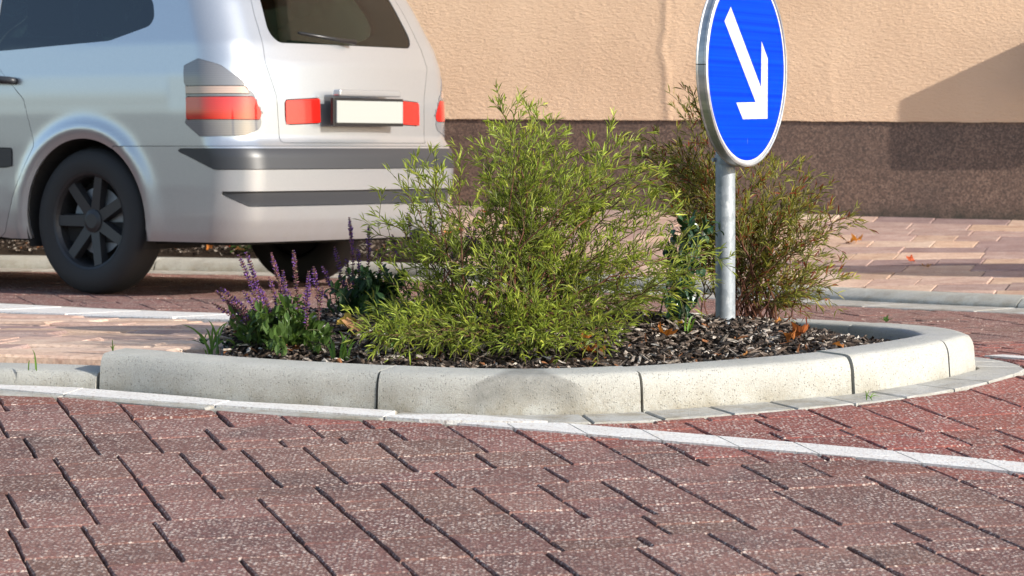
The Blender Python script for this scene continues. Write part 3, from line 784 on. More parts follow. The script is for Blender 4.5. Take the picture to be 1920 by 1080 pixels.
    for sg_ in (1, -1):
        R.append(('side_window', side(lambda q, z: sdpoly(q, z, [(-.17, 1.36), (-.30, 1.17), (-.31, 1.14), (-.12, 1.09), (.5, 1.06), (.5, 1.36)], .045), sg_), M['dkglass'], -.004, .001, None, .012))
        R.append(('side_window', side(lambda q, z: sdpoly(q, z, [(.66, 1.36), (.66, 1.065), (1.28, 1.05), (1.28, 1.36)], .04), sg_), M['dkglass'], -.004, .001, None, .012))
        R.append(('side_window', side(lambda q, z: sdpoly(q, z, [(1.44, 1.36), (1.44, 1.05), (2.05, 1.03), (1.75, 1.36)], .04), sg_), M['dkglass'], -.004, .001, None, .012))
    R.append(('windscreen', lambda P, s: np.where(P[..., 0] > 1.2, sdpoly(P[..., 1], P[..., 2], [(-.6, 1.02), (.6, 1.02), (.52, 1.36), (-.52, 1.36)], .04), BIG), M['glass'], -.004, .001, None, .012))
    TL = [(.985, .93), (.90, .955), (.80, .93), (.71, .87), (.645, .80), (.61, .745), (.63, .69), (.70, .665), (.90, .66), (.985, .71)]
    for sg_ in (1, -1):
        R.append(('red_lens', arc(lambda s, z, sg_=sg_: np.maximum(sdpoly(s * sg_, z, TL, .0), np.abs(z - .765) - .046)), M['lensred'], .003, .0015, 'tail_light', .01))
        R.append(('amber_lens', arc(lambda s, z, sg_=sg_: np.maximum(sdpoly(s * sg_, z, TL, .0), np.abs(z - .838) - .016)), M['lensorange'], .003, .0015, 'tail_light', .01))
        R.append(('tail_light', arc(lambda s, z, sg_=sg_: sdpoly(s * sg_, z, TL, .01)), M['lensclear'], .002, .0015, None, .02))
        R.append(('reflector', rear(lambda q, z, sg_=sg_: sdpoly(q * sg_, z, [(.26, .712), (.47, .705), (.47, .795), (.26, .805)], .004)), M['lensred'], .004, .001, 'tailgate', .012))
    R.append(('bumper_strip', arc(lambda s, z: sdpoly(s, z, [(1.07, .596), (-1.07, .596), (-.88, .527), (.88, .527)], .006)), M['plastic'], .004, .0, 'rear_bumper', .012))
    R.append(('bumper_slot', arc(lambda s, z: sdpoly(s, z, [(.84, .424), (-.84, .424), (-.72, .378), (.72, .378)], .006)), M['plastic'], -.014, .0, 'rear_bumper', .012))
    R.append(('rear_bumper', arc(lambda s, z: np.maximum(np.abs(s) - 1.48, z - .614)), M['paintcar'], 0, .0025, None, .02))
    R.append(('tailgate', rear(lambda q, z: sdpoly(q, z, [(-.50, .64), (.50, .64), (.51, .82), (.56, .95), (.53, 1.15), (.45, 1.435), (-.45, 1.435), (-.53, 1.15), (-.56, .95), (-.51, .82)], .015)), M['paintcar'], 0, .003, None, .02))
    for sg_ in (1, -1):
        R.append(('side_moulding', side(lambda q, z: sdpoly(q, z, [(.42, .60), (.42, .53), (2.02, .53), (2.02, .60)], .005), sg_), M['plastic'], .006, 0, None, .006))
        R.append(('rear_door', side(lambda q, z: sdpoly(q, z, [(.30, .62), (.43, .42), (.50, .25), (1.3, .25), (1.32, 1.40), (.62, 1.40), (.60, 1.0), (.36, .80)], .02), sg_), M['paintcar'], 0, .003, None, .02))
        R.append(('front_door', side(lambda q, z: sdpoly(q, z, [(1.38, .25), (2.05, .25), (2.12, 1.0), (1.85, 1.40), (1.38, 1.40)], .02), sg_), M['paintcar'], 0, .003, None, .02))
        R.append(('headlight', lambda P, s, sg_=sg_: np.where((P[..., 0] > 2.5) & (P[..., 1] * sg_ > .3), sdpoly(P[..., 1] * sg_, P[..., 2], [(.42, .62), (.72, .62), (.74, .74), (.46, .73)], .01), BIG), M['lensclear'], .002, .001, None, .02))
    cP = S(cS, cZ)
    for k, (nm, f, *_r) in enumerate(R, 1): lab[(lab == 0) & (f(cP, cS) < 0)] = k
    # snap the border of every region onto its outline
    locked = np.zeros(len(s_v), bool)
    for k, (nm, f, *_r) in enumerate(R, 1):
        inr = np.zeros(len(s_v), bool); inr[quads[lab == k].ravel()] = True
        outr = np.zeros(len(s_v), bool); outr[quads[lab != k].ravel()] = True
        b = np.where(inr & outr & ~locked)[0]
        if not len(b): continue
        lim = .02
        for it in range(4):
            s0, z0 = s_v[b], z_v[b]; e = 2e-3
            v = f(S(s0, z0), s0); gs = (f(S(s0 + e, z0), s0 + e) - f(S(s0 - e, z0), s0 - e)) / (2 * e); gz = (f(S(s0, z0 + e), s0) - f(S(s0, z0 - e), s0)) / (2 * e)
            g2 = gs ** 2 + gz ** 2; okg = (g2 > .05) & (g2 < 40) & (np.abs(v) < .06)
            s_v[b] -= np.where(okg, np.clip(v * gs / np.maximum(g2, .05), -lim, lim), 0) * .9; z_v[b] -= np.where(okg, np.clip(v * gz / np.maximum(g2, .05), -lim, lim), 0) * .9
            z_v[b] = np.clip(z_v[b], .225, 1.45)
        locked[b] = True
    P = S(s_v, z_v); e = 1.5e-3
    Nn = np.cross(S(s_v + e, z_v) - S(s_v - e, z_v), S(s_v, z_v + e) - S(s_v, z_v - e)); Nn /= np.linalg.norm(Nn, axis=1)[:, None] + 1e-12
    if (Nn * (P - [1.2, 0, .7])).sum(1).mean() < 0: Nn = -Nn
    def part(nm, k, mat, off, gap, par, dep):
        fs = quads[lab == k]
        if not len(fs): return None
        ids = np.unique(fs); mp = -np.ones(len(s_v), int); mp[ids] = np.arange(len(ids)); fl = mp[fs]
        p = P[ids] + Nn[ids] * off
        ed = {}
        for q in fl:
            for i in range(4):
                a, b = q[i], q[(i + 1) % 4]; ed[(a, b)] = 1
        be = [(a, b) for (a, b) in ed if (b, a) not in ed]
        bv = np.unique(np.array(be).ravel()) if be else np.array([], int)
        if gap and len(bv):
            cnt = np.zeros(len(ids)); acc = np.zeros((len(ids), 3)); cen = p[fl].mean(1)
            for j in range(4): np.add.at(acc, fl[:, j], cen); np.add.at(cnt, fl[:, j], 1)
            dr = acc[bv] / cnt[bv][:, None] - p[bv]; dr /= np.linalg.norm(dr, axis=1)[:, None] + 1e-9
            p[bv] += dr * gap
        a_, b_, c_ = p[fl[:, 0]], p[fl[:, 1]], p[fl[:, 2]]
        if (np.cross(b_ - a_, c_ - a_) * Nn[ids][fl[:, 0]]).sum() < 0: fl = fl[:, ::-1]; be = [(b, a) for a, b in be]
        V = p; Fc = [tuple(q) for q in fl]
        if dep and be:
            n0 = len(p); i2 = {v: n0 + i for i, v in enumerate(bv)}; i3 = {v: n0 + len(bv) + i for i, v in enumerate(bv)}
            V = np.vstack([p, p[bv], p[bv] - Nn[ids][bv] * dep]); Fc += [(i2[a], i3[a], i3[b], i2[b]) for a, b in be]
        return mk(nm, V, Fc, mat, par, smooth=True, local=True)
    # the shell with the roof
    base = (nz - 1) * ns; rim = S(s_v[base:], z_v[base:]); cen = np.array([.5, 0, 1.45]); RVt, RF = [], []
    prev = np.arange(base, base + ns); n_all = len(s_v); Pr, Nr = [P], [Nn]
    qs = [quads]; lb = [lab]
    for kk in (.965, .9, .78, .6, .4, .2, .04):
        q = cen + (rim - cen) * [kk, kk, 1]; q[:, 2] = 1.45 + .10 * (1 - kk ** 2) ; Pr.append(q); Nr.append(np.tile([0, 0, 1.0], (ns, 1)))
        cur = np.arange(n_all, n_all + ns); n_all += ns
        qs.append(np.stack([prev, np.roll(prev, -1), np.roll(cur, -1), cur], 1)); lb.append(np.zeros(ns, int)); prev = cur
    P = np.vstack(Pr); Nn = np.vstack(Nr); quads = np.vstack(qs); lab = np.concatenate(lb); s_v = np.r_[s_v, np.zeros(n_all - len(s_v))]
    body = part('body', 0, M['paintcar'], 0, 0, root, .025)
    done = {}
    for k, (nm, f, mat, off, gap, par, dep) in enumerate(R, 1):
        if par is None and mat is not None: done.setdefault(nm, []).append(part(nm, k, mat, off, gap, root, dep))
    for k, (nm, f, mat, off, gap, par, dep) in enumerate(R, 1):
        if par is not None and mat is not None:
            ps = [p for p in done[par] if p]; pk = P[quads[lab == k].ravel()].mean(0) if (lab == k).any() else np.zeros(3)
            best = min(ps, key=lambda o: np.linalg.norm(np.mean([v.co[:] for v in o.data.vertices], 0) - pk))
            part(nm, k, mat, off, gap, best, dep)
    tg = done['tailgate'][0]
    # number plate, handle and wiper on the tailgate
    V, Fc = box(-.909, -.897, -.235, .235, .708, .80, .003); o = mk('number_plate', V, Fc, M['plate'], tg, local=True)
    V, Fc = box(-.901, -.885, -.25, .25, .696, .812, .004); mk('plate_holder', V, Fc, M['black'], tg, local=True)
    V, Fc = box(-.912, -.872, -.22, .22, .818, .846, .008); mk('tailgate_handle', V, Fc, M['paintcar'], tg, local=True)
    V, Fc = tube([(-.827, 0, 1.045), (-.812, .12, 1.055), (-.802, .36, 1.075)], [.012, .008, .006], 6); mk('wiper', V, Fc, M['black'], tg, local=True, smooth=True)
    for sg_ in (1, -1):
        V, Fc = tube([(.39, sg_ * .808, .885), (.40, sg_ * .842, .89), (.46, sg_ * .852, .893), (.55, sg_ * .852, .896), (.59, sg_ * .842, .898), (.60, sg_ * .808, .898)], [.014, .015, .016, .016, .015, .014], 8); mk('handle', V, Fc, M['plastic'], done['rear_door'][0 if sg_ == 1 else 1], local=True, smooth=True)
        V, Fc = box(1.78, 1.98, sg_ * .90 - .09, sg_ * .90 + .09, .98, 1.11, .04); mk('mirror', V, Fc, M['paintcar'], root, local=True, smooth=True)
    # wells, floor, seats
    for xc in (0.0, 2.42):
        for sg_ in (1, -1):
            a = np.linspace(-.35, math.pi + .35, 25); V = np.r_[np.c_[xc + .342 * np.cos(a), np.full(25, sg_ * .80), .31 + .342 * np.sin(a)], np.c_[xc + .342 * np.cos(a), np.full(25, sg_ * .42), .31 + .342 * np.sin(a)], [(xc, sg_ * .42, .31)]]
            mk('wheel_well', V, [(i, i + 1, 25 + i + 1, 25 + i) for i in range(24)] + [(25 + i, 25 + i + 1, 50) for i in range(24)], M['under'], root, local=True)
    V, Fc = box(-.74, 3.0, -.72, .72, .215, .30); mk('floor_pan', V, Fc, M['under'], root, local=True)
    V, Fc = tube([(-.88, -.42, .24), (-.5, -.42, .24)], .024, 10); mk('exhaust', V, Fc, M['under'], root, local=True)
    V, Fc = box(.15, .38, -.62, .62, .55, 1.08, .05); mk('rear_seat', V, Fc, M['cloth'], root, local=True, smooth=True)
    for y in (-.42, 0, .42): V, Fc = box(.20, .30, y - .12, y + .12, 1.10, 1.25, .04); mk('headrest', V, Fc, M['cloth'], root, local=True, smooth=True)
    for y in (-.36, .36):
        V, Fc = box(1.2, 1.42, y - .25, y + .25, .4, 1.12, .06); mk('front_seat', V, Fc, M['cloth'], root, local=True, smooth=True)
        V, Fc = box(1.22, 1.33, y - .13, y + .13, 1.13, 1.32, .04); mk('headrest', V, Fc, M['cloth'], root, local=True, smooth=True)
    V, Fc = box(1.95, 2.35, -.66, .66, .7, .98, .08); mk('dashboard', V, Fc, M['plastic'], root, local=True, smooth=True)
    # wheels
    prof = [(.19, -.075), (.205, -.085), (.245, -.092), (.285, -.082), (.300, -.06), (.304, -.03), (.304, .03), (.300, .06), (.285, .082), (.245, .092), (.205, .085), (.19, .075)]
    n = 56; TV, TF = [], []
    for i in range(n):
        a = 2 * math.pi * i / n
        for r_, y_ in prof: TV.append((r_ * math.cos(a), y_, r_ * math.sin(a)))
    m_ = len(prof); TF = [(i * m_ + j, ((i + 1) % n) * m_ + j, ((i + 1) % n) * m_ + (j + 1) % m_, i * m_ + (j + 1) % m_) for i in range(n) for j in range(m_)]
    RB = MB()
    for r0, r1, y0, y1 in ((.192, .200, .078, .083), (.183, .192, .060, .078), (.178, .183, -.06, .060)):
        V = [(r * math.cos(2 * math.pi * i / 48), y, r * math.sin(2 * math.pi * i / 48)) for r, y in ((r0, y0), (r1, y1)) for i in range(48)]
        RB.add(V, [(i, (i + 1) % 48, 48 + (i + 1) % 48, 48 + i) for i in range(48)])
    for i in range(7):
        a = 2 * math.pi * i / 7
        def pt(r, w_, y): return (r * math.cos(a) - w_ * math.sin(a), y, r * math.sin(a) + w_ * math.cos(a))
        RB.add([pt(.03, -.024, .050), pt(.03, .024, .050), pt(.185, .021, .066), pt(.185, -.021, .066), pt(.03, -.03, .025), pt(.03, .03, .025), pt(.187, .027, .03), pt(.187, -.027, .03)], [(0, 1, 2, 3), (0, 4, 5, 1), (1, 5, 6, 2), (3, 2, 6, 7), (0, 3, 7, 4)])
    V = [(r * math.cos(2 * math.pi * i / 24), y, r * math.sin(2 * math.pi * i / 24)) for r, y in ((.05, .03), (.048, .056), (.03, .064)) for i in range(24)]
    RB.add(V, [(k * 24 + i, k * 24 + (i + 1) % 24, k * 24 + 24 + (i + 1) % 24, k * 24 + 24 + i) for k in range(2) for i in range(24)] + [tuple(range(48, 72))])
    DV = [(.14 * math.cos(2 * math.pi * i / 32), .012, .14 * math.sin(2 * math.pi * i / 32)) for i in range(32)]
    BV = [(.183 * math.cos(2 * math.pi * i / 32), -.03, .183 * math.sin(2 * math.pi * i / 32)) for i in range(32)]
    for xc in (0.0, 2.42):
        for sg_ in (1, -1):
            fl = lambda A: np.array(A) * [1, sg_, 1] + [xc, sg_ * .70, .304]
            wv = mk('wheel', fl(TV), TF, M['rubber'], root, local=True, smooth=True)
            mk('rim', fl(np.concatenate(RB.V)), RB.F, M['alloy'], wv, local=True)
            mk('brake_disc', fl(DV), [tuple(range(32))], M['galv'], wv, local=True); mk('wheel_back', fl(BV), [tuple(range(32))], M['under'], wv, local=True)
    return root
car = make_car()

#@@SIGN
# ---------------------------------------------------------------- round blue sign on a galvanised post
def make_sign():
    base = G(1360, 613, .094); dp = base[1]; sc = F / dp
    n3 = np.array([.878, -.4786, 0]); r3 = np.array([.4786, .878, 0]); z3 = np.array([0, 0, 1.0])
    Rr = 185.0 / sc
    pc = np.array([base[0], dp, 0])
    C = pc + n3 * .062; C[2] = H - (127.0 - YH) / (F / C[1])
    root = thing('traffic_sign', tuple(base), 'round blue sign with white slanting arrow on a galvanised post in the flower bed', 'sign')
    w3 = lambda u, v, t: C + np.outer(np.atleast_1d(u), r3) + np.outer(np.atleast_1d(v), z3) + np.outer(np.broadcast_to(np.atleast_1d(t), np.atleast_1d(u).shape), n3)
    V, Fc = tube([pc + [0, 0, base[2] - .12], pc + [0, 0, base[2]], pc + [0, 0, .5], pc + [0, 0, C[2] + Rr + .06]], 18.6 / sc, 36); mk('post', V, Fc, M['galv'], root, smooth=True)
    V, Fc = tube([pc + [0, 0, C[2] + Rr + .0605], pc + [0, 0, C[2] + Rr + .075]], 19.5 / sc, 24); mk('post_cap', V, Fc, M['black'], root)
    N = 128; an = np.linspace(0, 2 * math.pi, N, endpoint=False)
    def lathe(name, prof, mat, par):
        V = np.concatenate([w3(r * np.cos(an), r * np.sin(an), t) for r, t in prof]); k = len(prof)
        return mk(name, V, [(j * N + i, j * N + (i + 1) % N, (j + 1) * N + (i + 1) % N, (j + 1) * N + i) for j in range(k - 1) for i in range(N)], mat, par, smooth=False)
    rim = lathe('rim', [(Rr - .009, .0005), (Rr - .0085, .003), (Rr - .004, .0042), (Rr, .002), (Rr + .0008, -.004), (Rr - .0018, -.007), (Rr - .0018, -.021), (Rr + .0008, -.024), (Rr - .001, -.027), (Rr - .012, -.028), (Rr - .012, -.025)], M['alu'], root)
    for a in (math.pi - .01,):                              # the joint of the edging strip
        V = np.concatenate([w3((Rr + .0012) * np.cos(np.array([a - .004, a + .004])), (Rr + .0012) * np.sin(np.array([a - .004, a + .004])), t) for t in (.003, -.0265)])
        mk('rim_joint', V, [(0, 1, 3, 2)], M['black'], rim)
    back = mk('back_plate', w3((Rr - .006) * np.cos(an), (Rr - .006) * np.sin(an), -.004), [tuple(range(N))[::-1]], M['alu'], root)
    ringV = np.concatenate([w3(r * np.cos(an), r * np.sin(an), 0.0) for r in (Rr - .0085, Rr - .0165)])
    mk('white_border', ringV, [(i, N + i, N + (i + 1) % N, (i + 1) % N)[::-1] for i in range(N)], M['white'], root)
    face = mk('blue_face', w3((Rr - .0165) * np.cos(an), (Rr - .0165) * np.sin(an), 0.0), [tuple(range(N))], M['blue'], root)
    q = Rr / .2785
    A = np.array([(-.113, .166), (-.155, .125), (.057, -.096), (-.076, -.099), (-.031, -.145), (.140, -.142), (.142, .030), (.0985, .077), (.095, -.054)]) * q
    k = len(A); V = np.vstack([w3(A[:, 0], A[:, 1], .0012), w3(A[:, 0], A[:, 1], .0001)])
    mk('arrow', V, [tuple(range(k))] + [(i, k + i, k + (i + 1) % k, (i + 1) % k) for i in range(k)], M['white'], root)
    for dz in (-.58, .58):
        zc = C[2] + dz * Rr
        for s_, hh in ((1, .014), ):
            V, Fc = tube([pc + [0, 0, zc - .016], pc + [0, 0, zc + .016]], 20.5 / sc, 24); cl = mk('clamp', V, Fc, M['galv'], root, smooth=False)
            V, Fc = box(-.022, .022, .018, .056, -.014, .014, .003)
            V = np.outer(V[:, 0], r3) + np.outer(V[:, 1], n3) * .9 + np.outer(V[:, 2], z3) + pc + [0, 0, zc]; mk('bracket', V, Fc, M['alu'], cl)
            V, Fc = tube([pc + r3 * -.036 + n3 * .034 + [0, 0, zc], pc + r3 * -.022 + n3 * .034 + [0, 0, zc]], .006, 8); mk('bolt', V, Fc, M['galv'], cl)
    V, Fc = tube([pc + [0, 0, C[2] - Rr * .93 - .012], pc + [0, 0, C[2] - Rr * .93 + .012]], 20.2 / sc, 24); cl = mk('clamp', V, Fc, M['galv'], root)
    b0 = pc + np.array([-20.2 / sc, -.008, C[2] - Rr * .93]); V, Fc = tube([b0, b0 + [-.006, -.003, 0]], .006, 6); mk('bolt', V, Fc, M['galv'], cl)
    return root
sign = make_sign()
# sign copy added out of view to cast the long shadow across the paving
def copy_tree(o, parent=None):
    c = o.copy(); COL.objects.link(c)
    if parent is not None: c.parent = parent
    for ch in list(o.children): copy_tree(ch, c)
    return c
tgt = np.array([1.78, 12.55]); hz = .79 * 1.3; r_ = hz / math.tan(SUN_EL)
p2 = tgt + np.array([math.cos(SUN_PHI), -math.sin(SUN_PHI)]) * r_
s2 = copy_tree(sign); s2.location = (p2[0], p2[1], float(zs(p2[None])[0])); s2.rotation_euler = (0, 0, -.5)
s2.scale = (1.3, 1.3, 1.3)
s2['label'] = 'copy of the round blue arrow sign added out of view to shadow the tan paving'
sign['group'] = s2['group'] = 'round blue arrow signs'

#@@PLANTS
# ---------------------------------------------------------------- plants
LV = np.array([(0, 0, 0), (-.5, .33, .03), (.5, .33, .03), (0, .36, -.02), (-.40, .68, .02), (.40, .68, .02), (0, .70, -.05), (0, 1, -.12)], float)
LFt = np.array([(0, 3, 1), (0, 2, 3), (1, 3, 6), (1, 6, 4), (3, 2, 5), (3, 5, 6), (4, 6, 7), (6, 5, 7)])
def bez(p0, p1, p2, n): t = np.linspace(0, 1, n)[:, None]; return (1 - t) ** 2 * p0 + 2 * t * (1 - t) * p1 + t * t * p2
def unit(v): return v / (np.linalg.norm(v, axis=-1, keepdims=True) + 1e-9)
def poly_pts(poly, k, seed):
    r = np.random.default_rng(seed); P = np.array(poly, float); out = []
    lo, hi = P.min(0), P.max(0)
    while len(out) < k:
        q = r.uniform(lo, hi, (k * 3, 2)); q = q[inside(q, P)]; out += list(q)
    return np.array(out[:k])
def bed_h(x, y): return float(bed_z(np.array([[x, y]]))[0])
def shrub(root, base, tips, pal, leaf=(.030, .0042), n_leaf=9, twig_len=(.05, .13), seed=1, twig_gap=.022, start=.28, stemcol=(.12, .05, .03), spread=.10, redtips=0.0, lo=.1):
    """arching stems, side shoots all along them and narrow leaves round each shoot"""
    r = np.random.default_rng(seed); st = MB(); L = []; Ld = []; Lt = []
    pal = np.array(pal)
    for ti, tip in enumerate(tips):
        b = base + np.array([*(r.normal(0, spread, 2) * [1, .6]), 0]); b[2] = bed_h(b[0], b[1]) - .01
        hgt = max(tip[2] - b[2], .05); out = tip - b
        mid = b + out * [.32, .32, .0] + [0, 0, hgt * .62 + .05 * np.linalg.norm(out[:2])] + r.normal(0, .03, 3)
        path = bez(b, mid, tip, 16); path[1:-1] += r.normal(0, .0035, (14, 3))
        ln = np.linalg.norm(np.diff(path, axis=0), axis=1).sum()
        st.add(*tube(path, np.linspace(.0034, .0007, 16) * min(1.1, .4 + ln), 5), np.array(stemcol) * r.uniform(.7, 1.3))
        nt_ = int(ln / twig_gap); cum = np.linspace(0, 1, 16)
        shoots = []
        for k in range(nt_):
            t = start + (1 - start) * (k + r.random()) / nt_
            p = np.array([np.interp(t, cum, path[:, j]) for j in range(3)]); tg = unit(np.array([np.interp(min(t + .04, 1), cum, path[:, j]) for j in range(3)]) - p if t < .96 else path[-1] - path[-2])
            sd = unit(np.cross(tg, r.normal(0, 1, 3))); dr = unit(tg * r.uniform(.45, 1.0) + sd * r.uniform(.5, .95) + [0, 0, r.uniform(.05, .35)])
            l = r.uniform(*twig_len) * (1.05 - .45 * t)
            e = p + dr * l + np.array([0, 0, -.12 * l * r.random()])
            shoots.append((bez(p, p + dr * l * .55 + [0, 0, .1 * l], e, 5), t))
        shoots.append((path[-5:], 1.0))
        tone = r.uniform(0, 1) ** .8
        for sp, t in shoots:
            if t < 1: st.add(*tube(sp, np.linspace(.0010, .0005, 5), 4, False), (np.array(stemcol) * .35 + np.array((.07, .10, .025)) * .7) * r.uniform(.8, 1.5))
            l = np.linalg.norm(sp[-1] - sp[0]); m = max(5, int(n_leaf * l / .09 * r.uniform(.7, 1.25)))
            f = r.uniform(.12, 1, m); f[-3:] = 1
            P = np.stack([np.interp(f, np.linspace(0, 1, 5), sp[:len(f) * 0 + 5, j]) for j in range(3)], 1)
            ax = unit(sp[-1] - sp[0]); sd = unit(np.cross(ax, r.normal(0, 1, (m, 3))))
            d = unit(ax * r.uniform(.55, 1.15, (m, 1)) + sd * r.uniform(.35, .85, (m, 1)) + [0, 0, .12])
            d[-2:] = unit(ax + r.normal(0, .28, (2, 3)))
            ok = (P[:, 2] + d[:, 2] * .02 > bed_z(P[:, :2]) + .004) & ((P[:, 2] > .16) | (ISL.nearest(P[:, :2])[1] > .10))
            young = np.clip(f + .25 * (t - .5), 0, 1)[:, None] * r.uniform(.5, 1, (m, 1))
            c = pal[0] * (1 - young) + pal[1] * young
            c = c * (1 - .55 * (r.random((m, 1)) < .14)) + pal[2] * (.55 * (r.random((m, 1)) < .14))
            if redtips: rr = (r.random((m, 1)) < redtips); c = np.where(rr, pal[3] * r.uniform(.7, 1.2, (m, 1)), c)
            c = c * r.uniform(.75, 1.2, (m, 1)) * (.8 + .4 * tone)
            L.append(P[ok]); Ld.append(d[ok]); Lt.append(c[ok])
    L = np.concatenate(L); Ld = np.concatenate(Ld); Lt = np.concatenate(Lt); k = len(L)
    up = unit(r.normal(0, .45, (k, 3)) + [0, 0, 1]); sc = r.uniform(.65, 1.2, k)
    V, Fa, T = scatter(LV, LFt, L, frames(Ld, up), np.stack([np.full(k, leaf[1] * 2) * r.uniform(.8, 1.15, k), leaf[0] * sc, leaf[0] * sc * r.uniform(.3, 1.6, k)], 1), Lt)
    st.build('branch', M['twig'], root)
    tag(mk('foliage', V, Fa, M['leaf'], root, tint=T), kind='stuff')
    return k

def tips_from(px, d0, dj, seed, dlow=None):
    r = np.random.default_rng(seed); out = []
    for x, y in px:
        d = d0 + r.normal(0, dj)
        if y > 575:
            h = r.uniform(.015, .09); g = G(x, min(y, 688), 0.11 + h * .6); d = g[1] if dlow is None else max(g[1], dlow)
        y = min(y, 668); p = D(x, y, d); p[1] = max(p[1], 6.98); zb = bed_h(p[0], p[1]) + .015
        if p[2] < zb: p[2] = zb
        out.append(p)
    return out
# the yellow-green shrub
b1 = np.array([(985 - CX) * 7.3 / F, 7.32, 0])
sh1 = thing('shrub', (b1[0], b1[1], bed_h(b1[0], b1[1])), 'wide yellow-green shrub with narrow leaves in the middle of the flower bed', 'shrub')
main = [(800, 480), (860, 420), (900, 350), (915, 275), (960, 215), (1010, 215), (1055, 275), (1085, 320), (1140, 290), (1190, 290), (1230, 340), (1280, 400), (1320, 470), (1300, 560), (1230, 600), (1170, 640), (1060, 670), (900, 675), (780, 660), (730, 600), (770, 540)]
tp = list(poly_pts(main, 50, 3)) + [(935, 195), (908, 268), (1000, 212), (1028, 235), (960, 240), (1165, 258), (1180, 285), (1240, 335), (1095, 318), (1125, 300), (1215, 320), (865, 325), (890, 300), (930, 300), (975, 275), (1040, 330), (1060, 300),
      (1305, 450), (1328, 475), (1318, 505), (1240, 585), (1290, 540), (1010, 682), (1050, 684), (950, 690), (1090, 672), (880, 690), (820, 688), (760, 688), (1150, 640), (1120, 655), (985, 640), (1030, 620), (860, 640), (910, 620), (800, 640), (740, 665), (1070, 610), (1200, 560), (1180, 600), (700, 640), (690, 625)]
green = [(.15, .205, .036), (.39, .47, .08), (.26, .17, .045), (.2, .06, .03)]
shrub(sh1, b1, tips_from(tp, 7.42, .17, 4), green, seed=5, leaf=(.031, .00175), start=.2, twig_gap=.027, twig_len=(.05, .16), n_leaf=11.5)
b3 = np.array([(905 - CX) * 7.4 / F, 7.45, 0])
sh3 = thing('shrub', (b3[0], b3[1], bed_h(b3[0], b3[1])), 'loose yellow-green shrub leaning over the purple flowers, thin with gaps', 'shrub')
tp = [(778, 318), (797, 335), (752, 350), (815, 322), (705, 405), (700, 440), (745, 465), (775, 415), (815, 430), (730, 530), (785, 470), (800, 520), (755, 570), (715, 590), (690, 610), (675, 635), (740, 620), (800, 590), (760, 640), (720, 655), (840, 610)]
shrub(sh3, b3, tips_from(tp, 7.5, .12, 14), green, seed=15, leaf=(.033, .0018), n_leaf=11, start=.30, twig_gap=.031, spread=.06)
# the reddish shrub behind the post
b2 = np.array([(1402 - CX) * 7.9 / F, 7.93, 0])
sh2 = thing('shrub', (b2[0], b2[1], bed_h(b2[0], b2[1])), 'olive and reddish shrub with narrow leaves spreading behind the sign post', 'shrub')
poly2 = [(1240, 300), (1300, 240), (1330, 300), (1400, 345), (1450, 325), (1500, 350), (1520, 400), (1500, 470), (1460, 520), (1440, 570), (1390, 580), (1330, 540), (1280, 480), (1240, 400)]
tp = list(poly_pts(poly2, 12, 8)) + [(1300, 182), (1285, 205), (1215, 262), (1205, 288), (1250, 310), (1225, 330), (1270, 290), (1240, 360), (1290, 330), (1300, 380), (1260, 400), (1445, 310), (1470, 320), (1415, 335), (1505, 345), (1528, 375), (1500, 390), (1520, 420), (1598, 402), (1570, 425), (1545, 440), (1582, 520), (1560, 535), (1530, 545), (1500, 555), (1540, 500), (1430, 470), (1460, 430), (1480, 400), (1420, 520), (1445, 500), (1470, 470), (1500, 440), (1510, 520), (1460, 560), (1420, 440), (1350, 480), (1310, 330), (1480, 575), (1450, 540), (1490, 500), (1330, 420), (1390, 420), (1430, 400), (1390, 500)]
olive = [(.14, .15, .032), (.32, .33, .07), (.26, .13, .04), (.25, .055, .022)]
shrub(sh2, b2, tips_from(tp, 7.98, .12, 9), olive, seed=6, leaf=(.030, .0018), n_leaf=11, start=.30, twig_gap=.022, twig_len=(.05, .15), stemcol=(.15, .06, .035), spread=.05, redtips=.16)

